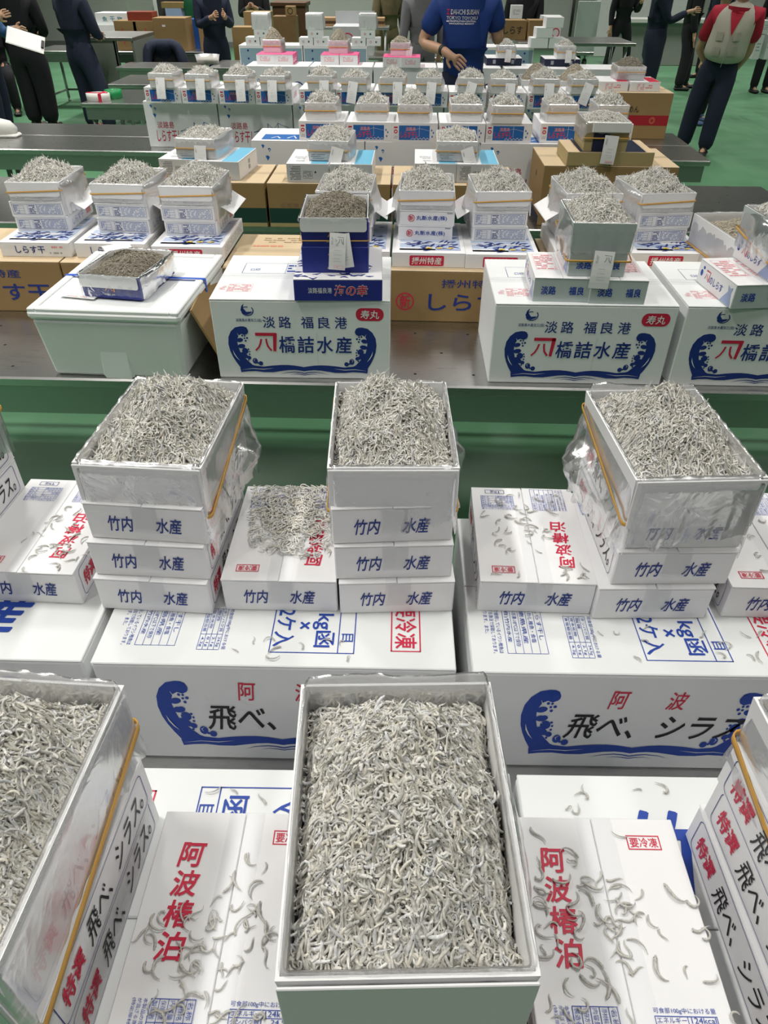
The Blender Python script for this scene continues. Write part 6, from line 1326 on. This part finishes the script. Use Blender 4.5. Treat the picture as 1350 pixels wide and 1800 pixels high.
# chair with a navy jacket over it
c = aty(297, 150, 11.4); ch = thing('folding_chair', 'folding chair with a steel tube frame under the draped navy jacket', 'chair', (c[0], 11.4, 0), R(15))
mb = MB(); mb.bbox(-.22, .22, -.2, .2, .43, .46, DARK, .01); mb.build('seat', ch); mb = MB(); mb.bbox(-.21, .21, .19, .22, .62, .86, DARK, .01); mb.build('backrest', ch)
for s in (-1, 1):
    mb = MB(); mb.tube([(s*.23, -.22, 0), (s*.23, .2, .6), (s*.23, .22, .86)], .012, STEELD, 8); mb.build('frame_tube', ch); mb = MB(); mb.tube([(s*.22, .25, 0), (s*.22, -.16, .44)], .012, STEELD, 8); mb.build('leg', ch)
jk = bpy.data.objects.new('jacket', skin_mesh('jacket', [Vector(p) for p in ((0, .22, .88), (-.2, .2, .84), (.2, .2, .84), (-.30, .10, .50), (.28, .08, .52), (0, .27, .45), (-.36, -.02, .34), (.2, .28, .36), (-.15, .30, .40))], [(0, 1), (0, 2), (1, 3), (2, 4), (0, 5), (3, 6), (5, 7), (5, 8)], [(.12, .06), (.13, .08), (.13, .08), (.13, .08), (.11, .07), (.16, .05), .08, (.13, .05), (.14, .05)], NAVYC, 0)); C.objects.link(jk); jk.location = (c[0], 11.4, .03); jk.rotation_euler.z = R(15); tag(jk, 'navy jacket draped over the folding chair at the left', 'jacket')
# small things
tr_ = thing('tape_roll', 'white tape roll wound with red tape on the table at the left', 'tape roll', tuple(at(174, 176, T)), 0, None); mb = MB(); mb.lathe([(.05, 0), (.085, 0), (.085, .06), (.05, .06), (.05, 0)], WHITEC, 24, (0, 0, 0), 1.3, 1); mb.build('roll', tr_); mb = MB(); mb.box(.03, .055, -.089, .089, -.0, .063, RED); mb.box(-.10, .1, -.02, .0, .06, .066, RED); mb.build('red_tape', tr_)
t2 = thing('tape_roll', 'green tape roll beside the white one on the table at the left', 'tape roll', tuple(at(201, 172, T))); mb = MB(); mb.lathe([(.045, 0), (.08, 0), (.08, .07), (.045, .07), (.045, 0)], mat('green_tape', (.01, .25, .07), .4), 24); mb.build('roll', t2)
bo = thing('rubber_boot', 'white rubber boot toe on the empty steel table at the left edge', 'boot', tuple(at(-18, 240, T))); mb = MB(); mb.tube([(-.02, .02, .40), (-.02, .02, .2), (-.01, .01, .09), (.09, 0, .065), (.17, 0, .055), (.215, 0, .045)], [.07, .065, .068, .062, .055, .025], WHITEC, 18); mb.build('boot_upper', bo); mb = MB(); mb.bbox(-.09, .23, -.055, .055, 0, .025, WHITEC, .012); mb.build('sole', bo)
tb = thing('plastic_tub', 'clear plastic tub of beige fish on the narrow table', 'tub', tuple(at(366, 112, T))); mb = MB(); mb.lathe([(0, .004), (.13, .004), (.15, .10), (.155, .10)], BAGM, 24, (0, 0, 0), 1.05, .8); mb.build('tub_wall', tb); mb = MB(); mb.lathe([(0, .08), (.06, .078), (.135, .065), (.12, .006), (0, .006)], HEAP['beige_whitebait'], 20, (0, 0, 0), 1.05, .8); mb.build('contents', tb)
box_thing('blue_crate', 'bright blue crate on the back table', 'crate', 326, 350, 34, 60, 12.75, .3, mat('blue_plastic', (.015, .09, .36), .4), T)
mb = MB(); a = aty(338, 20, 13.9); mb.lathe([(.11, 0), (.13, .22), (.11, .30), (.06, .35), (0, .36)], mat('green_plastic', (.01, .09, .04), .4), 20, (0, 0, 0), 1, .4); o = mb.build('green_chair_back', None, (a[0], a[1], a[2]-.15)); tag(o, 'rounded dark green chair back at the back left', 'chair back')
box_thing('brown_carton', 'tall brown carton stack left of the navy work suit', 'carton', 352, 381, 23, 77, 12.5, .35, KRAFT, T, group='brown cartons at the back')
box_thing('brown_carton', 'brown carton with a plastic bag rim right of the navy work suit', 'carton', 412, 450, 48, 98, 12.6, .35, KRAFT, 0, group='brown cartons at the back')
box_thing('brown_carton', 'tall brown carton standing behind the bagged one', 'carton', 431, 474, 21, 60, 13.4, .35, KRAFT, 0, group='brown cartons at the back')
sf = thing('wooden_cabinet', 'dark brown wooden cabinet at the back, left of centre', 'cabinet'); a, b = aty(482, 60, 15.6), aty(536, 4, 15.6); WOOD = mat('dark_wood', (.09, .045, .02), .5, var=.2, scale=8); w = b[0]-a[0]; sf.location = ((a[0]+b[0])/2, 15.9, 0); mb = MB(); mb.bbox(-w/2, w/2, -.3, .3, 0, b[2]-.06, WOOD, .006); mb.build('cabinet_body', sf); mb = MB(); mb.bbox(-w/2-.03, w/2+.03, -.33, .33, b[2]-.06, b[2], WOOD, .006); mb.build('cabinet_top', sf)
box_thing('wooden_stool_table', 'small brown wooden stand in front of the dark cabinet', 'stand', 481, 519, 29, 62, 14.9, .4, mat('mid_wood', (.19, .11, .05), .5, var=.2, scale=10), 0)
box_thing('small_carton', 'small brown carton with a round mark on the wooden stand', 'carton', 502, 518, 11, 28, 14.95, .2, KRAFT, None, lambda mb, w, l, h: mb.ring(F_front(w, l, h), w*.5, h*.5, w*.25, w*.25, .012, BLACK))
gc = thing('grey_container', 'large open grey container with a red ringed character at the back', 'container'); a, b = aty(586, 80, 11.8), aty(656, 24, 11.8); w = b[0]-a[0]; zm = aty(586, 46, 11.8)[2]; gc.location = ((a[0]+b[0])/2, 12.1, T)
mb = MB(); hh = zm-T; mb.bbox(-w/2, w/2, -.3, .3, 0, hh, GREYCARD, .005); F = F_front(w, .6, hh); mb.ring(F, w*.36, hh*.52, .085, .085, .014, RED); mb.text(F, '上', w*.36-.045, hh*.52-.045, w*.36+.045, hh*.52+.045, RED, .03); mb.build('container_body', gc); mb = MB(); mb.box(-w/2, w/2, .28, .30, hh, b[2]-T, GREYCARD); mb.build('raised_lid', gc)
wt = thing('steel_table', 'steel table under the large grey container', 'table', (gc.location[0]+.2, 12.15, 0)); mb = MB(); mb.bbox(-1.3, 1.3, -.45, .45, T-.04, T, STEEL, .005); mb.build('table_top', wt)
for sx in (-1.2, 1.2):
    for sy in (-.4, .4): mb = MB(); mb.tube([(sx, sy, 0), (sx, sy, T-.04)], .02, STEELD, 10); mb.build('leg', wt)
z_ = aty(620, 47, 13.3)[2]; a, b = aty(555, 47, 13.3), aty(684, 47, 13.3); wb = thing('steel_table', 'high steel stand under the wooden trays at the back', 'table', ((a[0]+b[0])/2, 13.48, 0)); w = b[0]-a[0]; mb = MB(); mb.bbox(-w/2, w/2, -.2, .2, z_-.04, z_, STEELD, .004); mb.build('table_top', wb)
for sx in (-w/2+.06, w/2-.06):
    for sy in (-.15, .15): mb = MB(); mb.tube([(sx, sy, 0), (sx, sy, z_-.04)], .02, STEELD, 8); mb.build('leg', wb)
for k in range(3): box_thing('wooden_tray', f'{["lowest", "middle", "topmost"][k]} of the wooden trays by the olive jacket', 'tray', 562, 676, 42-5*k, 47-5*k, 13.3, .35, mat('tray_wood', (.40, .24, .12), .6) if k != 1 else WOOD, None, group='wooden trays at the back')
box_thing('brown_carton', 'brown carton with black hiragana behind the blue-shirted man', 'carton', 880, 927, 36, 62, 12.0, .35, KRAFT, .94, lambda mb, w, l, h: mb.text(F_front(w, l, h), 'しらす', w*.1, h*.3, w*.85, h*.7, BLACK, .01), group='brown cartons right of the blue-shirted man')
box_thing('brown_carton', 'brown carton with a white label right of the lettered one', 'carton', 928, 968, 36, 66, 11.9, .35, KRAFT, .94, lambda mb, w, l, h: mb.ell(F_front(w, l, h), w*.5, h*.6, .03, .02, WINK), group='brown cartons right of the blue-shirted man')
box_thing('white_packet', 'white printed packet held by the person in black', 'packet', 897, 920, 9, 33, 12.85, .12, WHITE, None, lambda mb, w, l, h: mb.micro(F_front(w, l, h), w*.2, h*.3, w*.8, h*.7, GREYINK, 4, random.Random(3), .4))
box_thing('white_board_box', 'white upright box with a red ringed mark right of the brown cartons', 'box', 949, 989, 28, 72, 12.3, .25, ISLE, .94, lambda mb, w, l, h: (mb.ring(F_front(w, l, h), w*.75, h*.25, .05, .05, .014, RED), mb.micro(F_front(w, l, h), w*.1, h*.72, w*.6, h*.78, BLACK, 1, random.Random(5), .8)))
bench = thing('steel_table', 'steel table under the brown cartons right of the blue-shirted man', 'table', (2.7, 12.1, 0)); mb = MB(); mb.bbox(-1.1, .5, -.5, .5, .9, .94, STEEL, .005); mb.build('table_top', bench)
for sx in (-1.0, .4):
    for sy in (-.4, .4): mb = MB(); mb.tube([(sx, sy, 0), (sx, sy, .9)], .02, STEELD, 10); mb.build('leg', bench)
GP = 'white film-wrapped boxes by the navy boxes'
zu = T+.216
for k, (p0, p1, y1, up_) in enumerate(((932, 962, 82, 0), (964, 992, 83, 0), (940, 968, 68, 1), (955, 985, 54, 2))):
    a_, b_ = aty(p0, 90, 10.45), aty(p1, 90, 10.45); w_ = b_[0]-a_[0]; h_ = .105
    bx_ = thing('white_packed_box', f'white packed box, {["lower left", "lower right", "second-tier", "topmost"][k]} one of the pile right of the blue-shirted man', 'box', ((a_[0]+b_[0])/2, 10.6, zu+h_*up_+.001), 0, GP); mb = MB(); mb.bbox(-w_/2, w_/2, -.13, .13, 0, h_-.004, WHITE, .003); mb.build('box_body', bx_); mb = MB(); mb.bbox(-w_/2, w_/2, -.13, .13, h_-.004, h_-.001, WHITE, .001); mb.build('box_lid', bx_)
# silver cart, low wall, shelf on the back wall, right-hand boxes
ca = thing('silver_cart', 'silver cart with a black handle by the person in grey shoes', 'cart'); a, b = aty(1000, 70, 17.2), aty(1058, 2, 17.2); w = b[0]-a[0]; ca.location = ((a[0]+b[0])/2, 17.6, 0)
mb = MB(); mb.bbox(-w/2, w/2, -.4, .4, .3, .36, STEELD, .005); mb.build('deck', ca); mb = MB(); mb.bbox(-w/2+.1, w/2, -.38, -.34, .36, b[2], GREYCARD, .005); mb.build('panel', ca); mb = MB(); mb.tube([(-w/2, -.42, .3), (-w/2, -.42, 1.25), (-w/2, -.36, 1.3)], .03, SHOEB, 10); mb.build('handle', ca)
for sx in (-w/2+.15, w/2-.15):
    for sy in (-.3, .3): mb = MB(); mb.lathe([(0, -.03), (.12, -.03), (.12, .03), (0, .03)], SHOEB, 16); mb.v = [(sx+z, sy+y, .12+x) for x, y, z in mb.v]; mb.tube([(sx, sy, .12), (sx, sy, .3)], .02, STEELD, 8); mb.build('wheel', ca)
CONC = mat('grey_concrete', (.25, .26, .24), .8, var=.1, scale=3)
a = aty(1075, 112, 18.2); b = aty(1215, 66, 18.2); mb = MB(); mb.bbox(a[0], b[0]+.5, 18.6, 18.9, 0, .78, CONC, .01); mb.bbox(a[0], b[0]+.5, 18.5, 19.0, .78, .86, WALLM, .01); o = mb.build('trim_1'); o['kind'] = 'structure'
a = aty(1040, 50, 20.5); b = aty(1210, 50, 20.5); mb = MB(); mb.bbox(a[0], b[0], 20.4, 20.6, 0, 3.2, mat('white_panel', (.60, .62, .60), .5), .01); mb.bbox(a[0], b[0], 20.37, 20.39, 1.28, 1.32, STEELD, .004); o = mb.build('wall_partition'); o['kind'] = 'structure'
GRR = 'white boxes stacked on the table at the right edge'
for k, (p0, p1, y0, y1) in enumerate(((1322, 1336, 36, 60), (1337, 1356, 36, 60), (1326, 1345, 61, 88), (1346, 1362, 61, 88))): box_thing('white_packed_box', f'white packed box, {["upper left", "upper right", "lower left", "lower right"][k]} one on the right-edge table', 'box', p0, p1, y0, y1, 11.75, .3, WHITE, None if k < 2 else T, lambda mb, w, l, h: mb.micro(F_front(w, l, h), w*.2, h*.3, w*.8, h*.7, GREYINK, 3, random.Random(3), .3), group=GRR)
# wall clutter at the back left: shelf boards, pale machine
box_thing('grey_machine', 'pale grey machine cabinet against the back left wall', 'machine', 222, 262, -40, 20, 16.0, .8, mat('machine_grey', (.45, .46, .43), .5), 0)
box_thing('dark_shelf', 'dark shelf rack at the back left behind the brown cartons', 'shelf', 284, 350, -40, 60, 15.5, .5, mat('shelf_dark', (.05, .05, .045), .6), 0)
z_ = aty(300, 30, 15.2)[2]; z2 = aty(300, 14.5, 15.2)[2]; wb = thing('steel_table', 'high narrow stand before the dark shelf at the back left', 'stand', (aty(303, 30, 15.2)[0], 15.33, 0)); mb = MB(); mb.bbox(-.3, .3, -.15, .15, z_-.03, z_, STEELD, .004); mb.build('table_top', wb)
for sx in (-.26, .26): mb = MB(); mb.tube([(sx, 0, 0), (sx, 0, z_-.03)], .02, STEELD, 8); mb.build('leg', wb)
box_thing('blue_tin', 'blue and white tin before the dark shelf', 'tin', 292, 318, 14.5, 30, 15.2, .25, PALEBLUE, z_); box_thing('brown_carton', 'brown carton lying on the blue and white tin', 'carton', 284, 322, 4, 14.5, 15.2, .28, KRAFT, z2, group='cartons before the dark shelf')
